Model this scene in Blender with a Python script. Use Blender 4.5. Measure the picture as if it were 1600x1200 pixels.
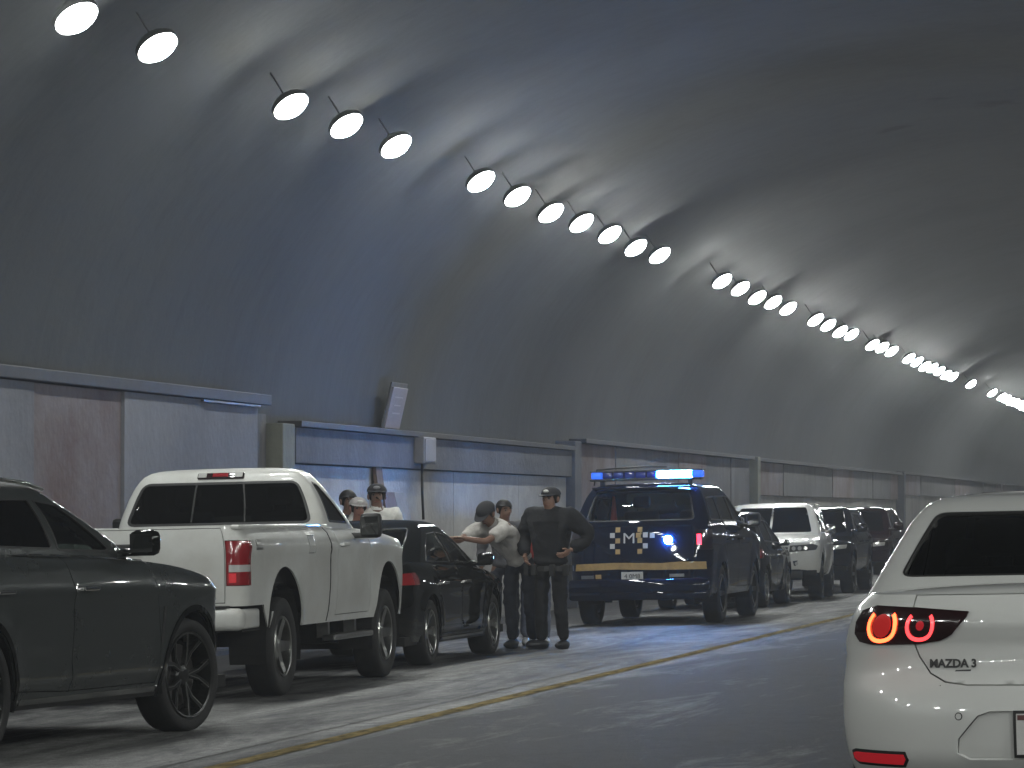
import bpy, bmesh, math, random
import numpy as np
from mathutils import Vector, Matrix, Euler
from mathutils.geometry import delaunay_2d_cdt

random.seed(7)
for o in list(bpy.data.objects): bpy.data.objects.remove(o)
SC = bpy.context.scene
COL = SC.collection
PI = math.pi
SL = 0.022            # cross fall of the carriageway towards the parked row

# ------------------------------------------------------------------ camera, world, exposure
cam_d = bpy.data.cameras.new('camera')
cam_d.sensor_width = 36.0
cam_d.lens = 125.0
cam_d.clip_start = 0.1
cam_d.clip_end = 1500
cam = bpy.data.objects.new('camera', cam_d)
COL.objects.link(cam)
cam.location = (0, 0, 1.33)
cam.rotation_euler = (math.radians(90 + 2.0616), 0, math.radians(12.18))
SC.camera = cam

world = bpy.data.worlds.new('World')
SC.world = world
world.use_nodes = True
wn = world.node_tree
sky = wn.nodes.new('ShaderNodeTexSky')
sky.sky_type = 'NISHITA'
sky.sun_disc = False
sky.sun_elevation = math.radians(-8)
sky.sun_rotation = math.radians(120)
bg = wn.nodes['Background']
bg.inputs['Strength'].default_value = 0.02
wn.links.new(sky.outputs[0], bg.inputs[0])

SC.view_settings.view_transform = 'Standard'
SC.view_settings.look = 'None'
SC.view_settings.exposure = 0.64
SC.view_settings.gamma = 1.0
SC.render.engine = 'CYCLES'
SC.cycles.use_denoising = True
SC.cycles.max_bounces = 8
SC.cycles.transparent_max_bounces = 12
SC.cycles.sample_clamp_indirect = 6.0
LAMP = 170.0          # radiance of a floodlight lens
BLUE = 900.0

# ------------------------------------------------------------------ materials
MATS = {}
def mat(name, col=(0.5,0.5,0.5), rough=0.5, metal=0.0, coat=0.0, emit=None, es=0.0, noise=0.0, nscale=6.0,
        bump=0.0, bscale=40.0, spec=0.5, rvar=0.0, dark=None, stretch=(1,1,1)):
    if name in MATS: return MATS[name]
    m = bpy.data.materials.new(name); m.use_nodes = True
    nt = m.node_tree; b = nt.nodes['Principled BSDF']
    b.inputs['Base Color'].default_value = (*col, 1)
    b.inputs['Roughness'].default_value = rough
    b.inputs['Metallic'].default_value = metal
    b.inputs['Specular IOR Level'].default_value = spec
    if coat:
        b.inputs['Coat Weight'].default_value = coat
        b.inputs['Coat Roughness'].default_value = 0.03
    if emit:
        b.inputs['Emission Color'].default_value = (*emit, 1)
        b.inputs['Emission Strength'].default_value = es
    if noise or rvar or bump:
        tc = nt.nodes.new('ShaderNodeTexCoord')
        mp = nt.nodes.new('ShaderNodeMapping'); mp.inputs['Scale'].default_value = stretch
        nt.links.new(tc.outputs['Object'], mp.inputs[0])
    if noise or rvar:
        n = nt.nodes.new('ShaderNodeTexNoise'); n.inputs['Scale'].default_value = nscale
        n.inputs['Detail'].default_value = 8; n.inputs['Roughness'].default_value = 0.62
        nt.links.new(mp.outputs[0], n.inputs[0])
        if noise:
            r = nt.nodes.new('ShaderNodeValToRGB')
            d = dark or tuple(c*(1-noise) for c in col)
            r.color_ramp.elements[0].position = 0.32; r.color_ramp.elements[1].position = 0.68
            r.color_ramp.elements[0].color = (*d, 1); r.color_ramp.elements[1].color = (*col, 1)
            nt.links.new(n.outputs[0], r.inputs[0]); nt.links.new(r.outputs[0], b.inputs['Base Color'])
        if rvar:
            mr = nt.nodes.new('ShaderNodeMapRange')
            mr.inputs[3].default_value = max(0, rough-rvar); mr.inputs[4].default_value = min(1, rough+rvar)
            mr.inputs[1].default_value = 0.3; mr.inputs[2].default_value = 0.7
            nt.links.new(n.outputs[0], mr.inputs[0]); nt.links.new(mr.outputs[0], b.inputs['Roughness'])
    if bump:
        n2 = nt.nodes.new('ShaderNodeTexNoise'); n2.inputs['Scale'].default_value = bscale; n2.inputs['Detail'].default_value = 6
        nt.links.new(mp.outputs[0], n2.inputs[0])
        bp = nt.nodes.new('ShaderNodeBump'); bp.inputs['Strength'].default_value = bump; bp.inputs['Distance'].default_value = 0.02
        nt.links.new(n2.outputs[0], bp.inputs['Height']); nt.links.new(bp.outputs[0], b.inputs['Normal'])
    MATS[name] = m
    return m

def glass(name, tint, spec=1.0):
    m = bpy.data.materials.new(name); m.use_nodes = True; nt = m.node_tree
    for n in list(nt.nodes): nt.nodes.remove(n)
    out = nt.nodes.new('ShaderNodeOutputMaterial'); mx = nt.nodes.new('ShaderNodeMixShader')
    tr = nt.nodes.new('ShaderNodeBsdfTransparent'); tr.inputs[0].default_value = (*tint, 1)
    gl = nt.nodes.new('ShaderNodeBsdfGlossy'); gl.inputs['Roughness'].default_value = 0.015; gl.inputs[0].default_value = (spec,)*3 + (1,)
    fr = nt.nodes.new('ShaderNodeFresnel'); fr.inputs[0].default_value = 1.5
    nt.links.new(fr.outputs[0], mx.inputs[0]); nt.links.new(tr.outputs[0], mx.inputs[1]); nt.links.new(gl.outputs[0], mx.inputs[2])
    nt.links.new(mx.outputs[0], out.inputs[0])
    MATS[name] = m
    return m

P_GREY = mat('paint_graphite', (0.044,0.049,0.048), 0.30, 0.30, coat=1.0, rvar=0.05, nscale=3, spec=0.1)
P_WHITE = mat('paint_white_pickup', (0.56,0.57,0.55), 0.42, 0, coat=0.7, noise=0.16, nscale=2.2, rvar=0.08, dark=(0.43,0.425,0.395))
P_WHITE2 = mat('paint_white_sedan', (0.58,0.585,0.565), 0.36, 0, coat=1.0, noise=0.04, nscale=1.5)
P_WHITE3 = mat('paint_white_suv', (0.55,0.55,0.52), 0.4, 0, coat=0.9, noise=0.06, nscale=2)
P_BLACK = mat('paint_black', (0.004,0.0045,0.004), 0.3, 0.0, coat=0.9, spec=0.0)
P_NAVY = mat('paint_navy', (0.0035,0.0055,0.017), 0.3, 0.0, coat=0.9, spec=0.0)
P_DARK = mat('paint_dark', (0.007,0.007,0.009), 0.28, 0.0, coat=0.9, spec=0.0)
P_FLARE_RED = mat('paint_flare_red', (0.016,0.006,0.007), 0.28, 0.0, coat=0.9, spec=0.0)  # dark paint with the red tint of lens flare mixed into its colour
TRIM = mat('black_trim', (0.012,0.012,0.012), 0.55)
CHROME = mat('chrome', (0.6,0.6,0.58), 0.14, 1.0)
RUBBER = mat('rubber', (0.014,0.014,0.014), 0.75, noise=0.4, nscale=20)
ALLOY = mat('alloy', (0.42,0.42,0.40), 0.28, 1.0, noise=0.25, nscale=9)
ALLOY_D = mat('alloy_black', (0.02,0.021,0.02), 0.3, 0.4, coat=0.5)
CHASSIS = mat('chassis', (0.008,0.008,0.008), 0.85)
CABIN = mat('cabin', (0.018,0.018,0.018), 0.8)
SEATM = mat('seat_cloth', (0.03,0.03,0.03), 0.85)
RED_L = mat('lens_red', (0.22,0.008,0.012), 0.16, 0, coat=1.0)
RED_L2 = mat('lens_red_bright', (0.5,0.012,0.02), 0.18, 0, coat=1.0, emit=(1,0.03,0.05), es=0.10)
RED_ON = mat('lens_red_lit', (0.6,0.02,0.03), 0.2, 0, emit=(1,0.03,0.07), es=3.2)
RING_A = mat('ring_hot', (0.6,0.05,0.02), 0.2, 0, emit=(1,0.075,0.022), es=5.0)
RING_B = mat('ring_red', (0.6,0.05,0.05), 0.2, 0, emit=(1,0.045,0.05), es=1.9)
RED_GLOW = mat('bulb_red', (0.3,0.01,0.012), 0.2, 0, emit=(1,0.05,0.04), es=0.14)
MIRG = mat('mirror_glass', (0.012,0.013,0.013), 0.05, 0.0, coat=1.0)
CLEAR_L = mat('lens_clear', (0.55,0.55,0.53), 0.12, 0.3, coat=1.0)
SMOKE_L = mat('lens_smoked', (0.018,0.006,0.007), 0.12, 0, coat=1.0)
BLUE_ON = mat('lens_blue_lit', (0.02,0.1,0.6), 0.2, 0, emit=(0.05,0.32,1.0), es=BLUE)
BLUE_OFF = mat('lens_blue_off', (0.015,0.03,0.22), 0.12, 0, coat=1.0)
BLUE_DIM = mat('lens_blue_dim', (0.02,0.08,0.5), 0.2, 0, emit=(0.03,0.15,1.0), es=0.7)
G_TINT = glass('glass_tinted', (0.05,0.055,0.055))
G_DARK = glass('glass_dark', (0.022,0.025,0.026), 0.8)
G_CLEAR = glass('glass_clear', (0.50,0.56,0.53))
G_MID = glass('glass_mid', (0.35,0.39,0.37))
WHITE = mat('white_vinyl', (0.45,0.45,0.45), 0.4)
AMBER = mat('amber_vinyl', (0.42,0.28,0.10), 0.45, noise=0.3, nscale=14)
PLATE = mat('plate_white', (0.6,0.6,0.58), 0.4, noise=0.15, nscale=12)
INK = mat('ink_dark', (0.03,0.03,0.03), 0.5)
LENS = mat('floodlight_lens', (0.8,0.8,0.8), 0.3, emit=(0.97,1.0,0.965), es=LAMP)
HOUSING = mat('lamp_housing', (0.06,0.062,0.064), 0.6, 0.0)

# ------------------------------------------------------------------ object helpers
def link(o, parent=None):
    COL.objects.link(o)
    if parent is not None: o.parent = parent
    return o
def tag(o, label=None, cat=None, group=None, kind=None):
    if label: o['label'] = label
    if cat: o['category'] = cat
    if group: o['group'] = group
    if kind: o['kind'] = kind
    return o
def empty(name, loc=(0,0,0), rot=(0,0,0), parent=None):
    o = bpy.data.objects.new(name, None); o.location = loc; o.rotation_euler = rot
    o.empty_display_size = 0.2
    return link(o, parent)
def mesh_obj(name, verts, faces, m, parent=None, smooth=True):
    me = bpy.data.meshes.new(name)
    me.from_pydata([tuple(map(float, v)) for v in verts], [], [tuple(map(int, f)) for f in faces])
    me.update()
    if smooth: me.polygons.foreach_set('use_smooth', [True]*len(me.polygons))
    me.materials.append(m)
    return link(bpy.data.objects.new(name, me), parent)
class MB:
    """collects verts and faces of one part"""
    def __init__(s): s.v = []; s.f = []
    def add(s, v, f):
        o = len(s.v); s.v += [tuple(p) for p in v]; s.f += [tuple(i+o for i in q) for q in f]; return s
    def box(s, x0,x1,y0,y1,z0,z1, M=None, bev=0.0):
        if bev:
            bm = bmesh.new(); bmesh.ops.create_cube(bm, size=1)
            for v in bm.verts:
                v.co = Vector(((x0+x1)/2+v.co.x*(x1-x0), (y0+y1)/2+v.co.y*(y1-y0), (z0+z1)/2+v.co.z*(z1-z0)))
            bmesh.ops.bevel(bm, geom=list(bm.edges), offset=bev, segments=2, profile=0.5, affect='EDGES')
            bm.verts.index_update()
            v = [p.co.copy() for p in bm.verts]; f = [[q.index for q in ff.verts] for ff in bm.faces]; bm.free()
        else:
            v = [Vector((x,y,z)) for x in (x0,x1) for y in (y0,y1) for z in (z0,z1)]
            f = [(0,1,3,2),(4,6,7,5),(0,4,5,1),(2,3,7,6),(0,2,6,4),(1,5,7,3)]
        if M is not None: v = [M @ p for p in v]
        return s.add(v, f)
    def tube(s, pts, rad, n=10, cap=True):
        pts = [Vector(p) for p in pts]
        if not hasattr(rad, '__len__'): rad = [rad]*len(pts)
        vs = []; fs = []
        for i, p in enumerate(pts):
            d = (pts[min(i+1,len(pts)-1)] - pts[max(i-1,0)]).normalized()
            a = d.orthogonal().normalized() if i == 0 else (a - d*a.dot(d)).normalized()
            b = d.cross(a)
            for k in range(n):
                t = 2*PI*k/n; vs.append(p + (a*math.cos(t)+b*math.sin(t))*rad[i])
        for i in range(len(pts)-1):
            for k in range(n):
                k2 = (k+1) % n; fs.append((i*n+k, i*n+k2, (i+1)*n+k2, (i+1)*n+k))
        if cap:
            fs.append(tuple(range(n))[::-1]); fs.append(tuple((len(pts)-1)*n+k for k in range(n)))
        return s.add(vs, fs)
    def lathe_x(s, prof, n=40, cx=0, cy=0, cz=0, close=False):
        """prof: list of (radius, x); turned about the x axis"""
        vs = [(cx+x, cy+r*math.cos(2*PI*k/n), cz+r*math.sin(2*PI*k/n)) for (r, x) in prof for k in range(n)]
        fs = []
        m = len(prof)
        for i in range(m if close else m-1):
            j = (i+1) % m
            for k in range(n):
                k2 = (k+1) % n; fs.append((i*n+k, i*n+k2, j*n+k2, j*n+k))
        return s.add(vs, fs)
    def sphere(s, c, r, M=None, nu=14, nv=10):
        if not hasattr(r, '__len__'): r = (r,r,r)
        vs = []; fs = []
        for i in range(nv+1):
            a = PI*i/nv
            for k in range(nu):
                b = 2*PI*k/nu
                p = Vector((r[0]*math.sin(a)*math.cos(b), r[1]*math.sin(a)*math.sin(b), r[2]*math.cos(a)))
                if M is not None: p = M @ p
                vs.append(p + Vector(c))
        for i in range(nv):
            for k in range(nu):
                k2 = (k+1) % nu; fs.append((i*nu+k, i*nu+k2, (i+1)*nu+k2, (i+1)*nu+k))
        return s.add(vs, fs)
    def build(s, name, m, parent=None, smooth=False):
        o = mesh_obj(name, s.v, s.f, m, parent, smooth)
        bm = bmesh.new(); bm.from_mesh(o.data)
        bmesh.ops.remove_doubles(bm, verts=bm.verts, dist=1e-6)
        bmesh.ops.recalc_face_normals(bm, faces=bm.faces); bm.to_mesh(o.data); bm.free()
        if smooth: o.data.polygons.foreach_set('use_smooth', [True]*len(o.data.polygons))
        return o
def text_mesh(name, body, size, m, parent, M, extrude=0.002, sx=1.0, bold=0.0):
    c = bpy.data.curves.new(name, 'FONT'); c.body = body; c.size = size; c.extrude = extrude; c.offset = bold
    c.align_x = 'CENTER'; c.align_y = 'CENTER'; c.resolution_u = 3
    t = bpy.data.objects.new('t', c); COL.objects.link(t)
    me = bpy.data.meshes.new_from_object(t.evaluated_get(bpy.context.evaluated_depsgraph_get()))
    bpy.data.objects.remove(t); bpy.data.curves.remove(c)
    me.name = name; me.transform(M @ Matrix.Diagonal((sx,1,1,1)))
    me.materials.clear(); me.materials.append(m)
    return link(bpy.data.objects.new(name, me), parent)

# ------------------------------------------------------------------ 2D panels on curved shells
def pchip(xs, ys):
    xs = np.array(xs, float); ys = np.array(ys, float); n = len(xs)
    h = np.diff(xs); d = np.diff(ys)/h; m = np.zeros(n)
    for i in range(1, n-1):
        if d[i-1]*d[i] > 0:
            w1 = 2*h[i]+h[i-1]; w2 = h[i]+2*h[i-1]; m[i] = (w1+w2)/(w1/d[i-1]+w2/d[i])
    m[0] = d[0]; m[-1] = d[-1]
    def f(x):
        x = np.clip(np.asarray(x, float), xs[0], xs[-1])
        i = np.clip(np.searchsorted(xs, x)-1, 0, n-2)
        t = (x-xs[i])/h[i]
        return ((1+2*t)*(1-t)**2*ys[i] + t*(1-t)**2*h[i]*m[i] + t*t*(3-2*t)*ys[i+1] + t*t*(t-1)*h[i]*m[i+1])
    return f
def lin(xs, ys):
    xs = np.array(xs, float); ys = np.array(ys, float)
    return lambda x: np.interp(x, xs, ys)
def inpoly(P, poly):
    x, y = P[:,0], P[:,1]; c = np.zeros(len(P), bool); n = len(poly)
    for i in range(n):
        x1,y1 = poly[i]; x2,y2 = poly[(i+1)%n]
        if y1 == y2: continue
        c ^= ((y1 > y) != (y2 > y)) & (x < (x2-x1)*(y-y1)/(y2-y1)+x1)
    return c
def dens(poly, res):
    out = []
    n = len(poly)
    for i in range(n):
        a = np.array(poly[i], float); b = np.array(poly[(i+1)%n], float)
        k = max(1, int(math.ceil(np.linalg.norm(b-a)/res)))
        for j in range(k): out.append(a+(b-a)*j/k)
    return np.array(out)
def area(p):
    p = np.array(p); x, y = p[:,0], p[:,1]
    return 0.5*np.sum(x*np.roll(y,-1)-np.roll(x,-1)*y)
def offset(poly, d):
    p = np.array(poly, float); s = 1 if area(p) > 0 else -1
    out = []
    for i in range(len(p)):
        e1 = p[i]-p[i-1]; e2 = p[(i+1)%len(p)]-p[i]
        e1 /= max(np.linalg.norm(e1),1e-9); e2 /= max(np.linalg.norm(e2),1e-9)
        n1 = np.array([e1[1],-e1[0]])*s; n2 = np.array([e2[1],-e2[0]])*s
        q = n1+n2; q /= max(np.linalg.norm(q),1e-9)
        out.append(p[i]+q*d/max(0.45, q.dot(n1)))
    return [tuple(q) for q in out]
def rounded(poly, r, n=4):
    p = [np.array(q, float) for q in poly]; out = []
    for i in range(len(p)):
        a = p[i-1]-p[i]; b = p[(i+1)%len(p)]-p[i]
        la, lb = np.linalg.norm(a), np.linalg.norm(b)
        k = min(r, la*0.45, lb*0.45)
        A = p[i]+a/la*k; B = p[i]+b/lb*k
        for j in range(n+1):
            t = j/n; out.append(tuple((1-t)**2*A+2*t*(1-t)*p[i]+t*t*B))
    return out
def circle(c, z, r, n=40): return [(c+r*math.cos(2*PI*k/n), z+r*math.sin(2*PI*k/n)) for k in range(n)]
def tri2d(poly, holes, res):
    loops = [dens(poly, res)]+[dens(h, res) for h in holes]
    pts = []; edges = []
    for L in loops:
        o = len(pts); n = len(L); pts += list(L); edges += [(o+i, o+(i+1)%n) for i in range(n)]
    B = np.array(pts)
    mn = B[:len(loops[0])].min(0); mx = B[:len(loops[0])].max(0)
    gx = np.arange(mn[0]+res*0.5, mx[0], res); gy = np.arange(mn[1]+res*0.5, mx[1], res)
    if len(gx) and len(gy):
        X, Y = np.meshgrid(gx, gy); X[1::2] += res*0.5
        G = np.stack([X.ravel(), Y.ravel()], 1)
        k = inpoly(G, poly)
        for h in holes: k &= ~inpoly(G, h)
        G = G[k]
        if len(G):
            dmin = np.full(len(G), 9e9)
            for s in range(0, len(B), 200):
                dmin = np.minimum(dmin, ((G[:,None,:]-B[None,s:s+200,:])**2).sum(2).min(1))
            pts += list(G[dmin > (res*0.45)**2])
    r = delaunay_2d_cdt([Vector((float(p[0]), float(p[1]))) for p in pts], edges, [], 0, 1e-7)
    V = np.array([(v.x, v.y) for v in r[0]]); T = np.array([t for t in r[2] if len(t) == 3])
    cen = V[T].mean(1); k = inpoly(cen, poly)
    for h in holes: k &= ~inpoly(cen, h)
    T = T[k]
    e1 = V[T[:,1]]-V[T[:,0]]; e2 = V[T[:,2]]-V[T[:,0]]
    T = T[np.abs(e1[:,0]*e2[:,1]-e1[:,1]*e2[:,0]) > 1e-9]
    return V, T
def panel_data(fn, poly, holes=(), res=0.06, push=0.0, skirt=0.012, centre=(0,0,0.5)):
    V, T = tri2d(poly, list(holes), res)
    P = fn(V[:,0], V[:,1])
    N = np.zeros_like(P)
    fnorm = np.cross(P[T[:,1]]-P[T[:,0]], P[T[:,2]]-P[T[:,0]])
    c = P[T].mean(1)-np.array(centre)
    c[:,1] *= 0.4
    if np.sum(fnorm*c) < 0: T = T[:,::-1]; fnorm = -fnorm
    for k in range(3): np.add.at(N, T[:,k], fnorm)
    N /= np.maximum(np.linalg.norm(N, axis=1), 1e-9)[:,None]
    P = P+N*push
    verts = [tuple(p) for p in P]; faces = [tuple(t) for t in T]
    if skirt:
        cnt = {}
        for t in T:
            for a, b in ((t[0],t[1]),(t[1],t[2]),(t[2],t[0])):
                key = (min(a,b), max(a,b)); cnt[key] = None if key in cnt else (a,b)
        bo = [e for e in cnt.values() if e is not None]
        idx = {}
        for a, b in bo:
            for q in (a,b):
                if q not in idx:
                    idx[q] = len(verts); verts.append(tuple(P[q])); verts.append(tuple(P[q]-N[q]*skirt))
        for a, b in bo: faces.append((idx[b], idx[a], idx[a]+1, idx[b]+1))
    used = sorted({i for f in faces for i in f}); rm = {q: i for i, q in enumerate(used)}
    return [verts[i] for i in used], [tuple(rm[i] for i in f) for f in faces]
def panel(name, fn, poly, m, parent, holes=(), res=0.06, push=0.0, skirt=0.012, smooth=True):
    v, f = panel_data(fn, poly, holes, res, push, skirt)
    return mesh_obj(name, v, f, m, parent, smooth)

class Shell:
    """a closed rounded footprint that changes with height. rows: (z, halfwidth, y_rear, y_front)"""
    def __init__(s, rows, rr, rf, br=0.0, bf=0.0, taper=0.0, zparam=True, disp=None):
        z = [r[0] for r in rows]
        if zparam: v = z
        else:
            v = [0.0]
            for a, b in zip(rows, rows[1:]):
                v.append(v[-1]+math.sqrt((b[0]-a[0])**2+(b[1]-a[1])**2+(0.5*(b[2]-a[2]))**2+(0.5*(b[3]-a[3]))**2))
        s.v = v; s.zv = pchip(v, z); s.vz = pchip(z, v)
        s.w = pchip(v, [r[1] for r in rows]); s.yr = pchip(v, [r[2] for r in rows]); s.yf = pchip(v, [r[3] for r in rows])
        i = int(np.argmax([r[1] for r in rows]))
        s.w0 = rows[i][1]; s.yr0 = min(r[2] for r in rows); s.yf0 = max(r[3] for r in rows)
        s.rr, s.rf, s.br, s.bf, s.taper, s.disp = rr, rf, br, bf, taper, disp
        s.a = s.w0-rr; s.b = s.a+rr*PI/2; s.c = s.b+(s.yf0-rf-s.yr0-rr); s.d = s.c+rf*PI/2; s.P = s.d+s.w0-rf
        s.vmax = v[-1]
    def base(s, u):
        u = np.asarray(u, float); q = np.abs(u); sg = np.sign(u)
        x = np.where(q < s.a, q, s.w0); y = np.full_like(q, s.yr0)
        t = np.clip((q-s.a)/s.rr, 0, PI/2)
        k = (q >= s.a) & (q < s.b); x = np.where(k, s.a+s.rr*np.sin(t), x); y = np.where(k, s.yr0+s.rr*(1-np.cos(t)), y)
        k = (q >= s.b) & (q < s.c); y = np.where(k, s.yr0+s.rr+(q-s.b), y)
        t = np.clip((q-s.c)/s.rf, 0, PI/2)
        k = (q >= s.c) & (q < s.d); x = np.where(k, s.w0-s.rf+s.rf*np.cos(t), x); y = np.where(k, s.yf0-s.rf+s.rf*np.sin(t), y)
        k = q >= s.d; x = np.where(k, np.maximum(0, s.w0-s.rf-(q-s.d)), x); y = np.where(k, s.yf0, y)
        return x*sg, y
    def __call__(s, u, v):
        u = np.asarray(u, float); v = np.asarray(v, float)
        x0, y0 = s.base(u)
        w, yr, yf = s.w(v), s.yr(v), s.yf(v)
        t = (y0-s.yr0)/(s.yf0-s.yr0)
        y = yr+t*(yf-yr)
        q = np.abs(x0)/s.w0
        lr = np.clip((yf-yr)/(s.yf0-s.yr0), 0, 1)
        y = y + lr*s.br*q*q*np.clip(1-(y0-s.yr0)/0.9, 0, 1)**2 - lr*s.bf*q*q*np.clip(1-(s.yf0-y0)/0.9, 0, 1)**2
        x = x0*(w/s.w0)*(1-s.taper*np.abs(2*t-1)**3)
        if s.disp is not None:
            side = np.clip((q-0.9)/0.1, 0, 1)
            x = x + np.sign(x0)*s.disp(y, s.zv(v))*side
        return np.stack([x, y, s.zv(v)], 1)
    # coordinates on the unrolled shell
    def S(s, y, z, sg=1):
        v = float(s.vz(z)); yr, yf = float(s.yr(v)), float(s.yf(v))
        t = (y-yr)/(yf-yr); y0 = s.yr0+t*(s.yf0-s.yr0)
        return (sg*(s.b+(y0-s.yr0-s.rr)), v)
    def R(s, x, z):
        v = float(s.vz(z)); return (x*s.w0/max(0.2, float(s.w(v))), v)
    def F(s, x, z):
        v = float(s.vz(z)); return ((s.P-abs(x)*s.w0/max(0.2, float(s.w(v))))*(1 if x >= 0 else -1), v)
    def pt(s, uv): return Vector(s(np.array([uv[0]]), np.array([uv[1]]))[0])
    def frame(s, uv, push=0.0):
        """matrix: local x along increasing u, local y up the surface, z outwards"""
        p = s.pt(uv); e = 0.01
        a = (s.pt((uv[0]+e, uv[1]))-s.pt((uv[0]-e, uv[1]))).normalized()
        b = (s.pt((uv[0], uv[1]+e))-s.pt((uv[0], uv[1]-e))).normalized()
        n = a.cross(b).normalized(); b = n.cross(a)
        M = Matrix((a, b, n)).transposed().to_4x4(); M.translation = p+n*push
        return M
def mirror(poly): return [(-u, v) for u, v in poly]
def deck(sh, topf, u0, u1, crown, nrow=26, ncol=17, power=2.5, dz=0.0, z_const=None):
    """surface spanning left and right shell edges between perimeter positions"""
    us = np.linspace(u0, u1, nrow); vs = []; fs = []
    y = sh.base(us)[1]
    vv = topf(y) if z_const is None else np.full_like(us, z_const)
    Rt = sh(us, vv); Lf = sh(-us, vv)
    wmax = max(np.abs(Rt[:,0]).max(), 1e-3)
    for i in range(nrow):
        wl = abs(Rt[i,0])/wmax
        for j in range(ncol):
            t = -1+2*j/(ncol-1)
            p = Lf[i]*(1-t)/2+Rt[i]*(1+t)/2
            vs.append((p[0], p[1], p[2]+dz+crown*(1-abs(t)**power)*min(1, wl**2)))
    for i in range(nrow-1):
        for j in range(ncol-1):
            a = i*ncol+j; fs.append((a, a+1, a+ncol+1, a+ncol))
    return vs, fs

# ------------------------------------------------------------------ the tunnel
def concrete(name, col, dark, scale=0.6, streak=True, rough=0.85, bump=0.4):
    m = bpy.data.materials.new(name); m.use_nodes = True; nt = m.node_tree; b = nt.nodes['Principled BSDF']
    b.inputs['Roughness'].default_value = rough
    tc = nt.nodes.new('ShaderNodeTexCoord')
    n1 = nt.nodes.new('ShaderNodeTexNoise'); n1.inputs['Scale'].default_value = scale; n1.inputs['Detail'].default_value = 9; n1.inputs['Roughness'].default_value = 0.65
    nt.links.new(tc.outputs['Object'], n1.inputs[0])
    mp = nt.nodes.new('ShaderNodeMapping'); mp.inputs['Scale'].default_value = (1.6, 2.2, 0.16)
    nt.links.new(tc.outputs['Object'], mp.inputs[0])
    n2 = nt.nodes.new('ShaderNodeTexNoise'); n2.inputs['Scale'].default_value = 1.6; n2.inputs['Detail'].default_value = 7; n2.inputs['Roughness'].default_value = 0.7
    nt.links.new(mp.outputs[0], n2.inputs[0])
    mx = nt.nodes.new('ShaderNodeMath'); mx.operation = 'ADD'
    sc2 = nt.nodes.new('ShaderNodeMath'); sc2.operation = 'MULTIPLY'; sc2.inputs[1].default_value = 0.8 if streak else 0.0
    nt.links.new(n2.outputs[0], sc2.inputs[0]); nt.links.new(n1.outputs[0], mx.inputs[0]); nt.links.new(sc2.outputs[0], mx.inputs[1])
    r = nt.nodes.new('ShaderNodeValToRGB'); r.color_ramp.elements[0].position = 0.62 if streak else 0.35; r.color_ramp.elements[1].position = 1.08 if streak else 0.65
    r.color_ramp.elements[0].color = (*dark,1); r.color_ramp.elements[1].color = (*col,1)
    nt.links.new(mx.outputs[0], r.inputs[0]); nt.links.new(r.outputs[0], b.inputs['Base Color'])
    n3 = nt.nodes.new('ShaderNodeTexNoise'); n3.inputs['Scale'].default_value = 9; n3.inputs['Detail'].default_value = 10
    nt.links.new(tc.outputs['Object'], n3.inputs[0])
    bp = nt.nodes.new('ShaderNodeBump'); bp.inputs['Strength'].default_value = bump; bp.inputs['Distance'].default_value = 0.03
    nt.links.new(n3.outputs[0], bp.inputs['Height']); nt.links.new(bp.outputs[0], b.inputs['Normal'])
    MATS[name] = m
    return m
VAULT_M = concrete('vault_concrete', (0.038,0.042,0.045), (0.021,0.0235,0.0255), 0.30, bump=0.12)
BAND_M = concrete('band_concrete', (0.095,0.10,0.115), (0.055,0.058,0.066), 0.8, streak=False)
PLASTER_M = concrete('plaster', (0.37,0.365,0.35), (0.23,0.226,0.22), 0.7, streak=False)
PLASTER_D = concrete('plaster_grey', (0.20,0.195,0.18), (0.11,0.108,0.10), 0.5)
PANEL_M = concrete('hoarding_grey', (0.165,0.17,0.195), (0.105,0.11,0.13), 0.45, streak=False)
PANEL_D = concrete('hoarding_dark', (0.10,0.10,0.105), (0.05,0.048,0.05), 0.6)
STAIN_M = concrete('hoarding_stained', (0.16,0.15,0.165), (0.085,0.052,0.046), 0.6, streak=False)
POST_M = concrete('post_paint', (0.15,0.155,0.125), (0.09,0.095,0.08), 1.5)
CAP_M = mat('cap_dark', (0.03,0.03,0.035), 0.7, noise=0.4)

XC, AX, ZS, AZ = -3.0, 8.75, 2.35, 5.15     # vault ellipse: centre, half span, springing, rise
def vault_pt(a): return (XC-AX*math.cos(a), ZS+AZ*math.sin(a))
rng = np.random.RandomState(3)
ys = np.concatenate([np.arange(-60, 0, 4.0), np.arange(0, 170, 1.0), np.arange(170, 901, 10.0)])
prof = [(XC-AX, -0.4), (XC-AX, 0.9), (XC-AX, 1.7)]+[vault_pt(PI*k/40) for k in range(41)]+[(XC+AX, 1.7), (XC+AX, 0.9), (XC+AX, -0.4)]
vv = []; ff = []
for y in ys:
    for (x, z) in prof:
        d = rng.uniform(-0.018, 0.018) if z > ZS+0.2 else 0
        vv.append((x+d*0.5, y, z+d))
n = len(prof)
for i in range(len(ys)-1):
    for k in range(n-1): ff.append((i*n+k, i*n+k+1, (i+1)*n+k+1, (i+1)*n+k))
PATCHES = [((-5.8,54.7,7.34),0.42),((-4.03,53.4,7.46),0.40),((-4.9,52.1,7.4),0.22)]   # spalled dark spots in the lining
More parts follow.
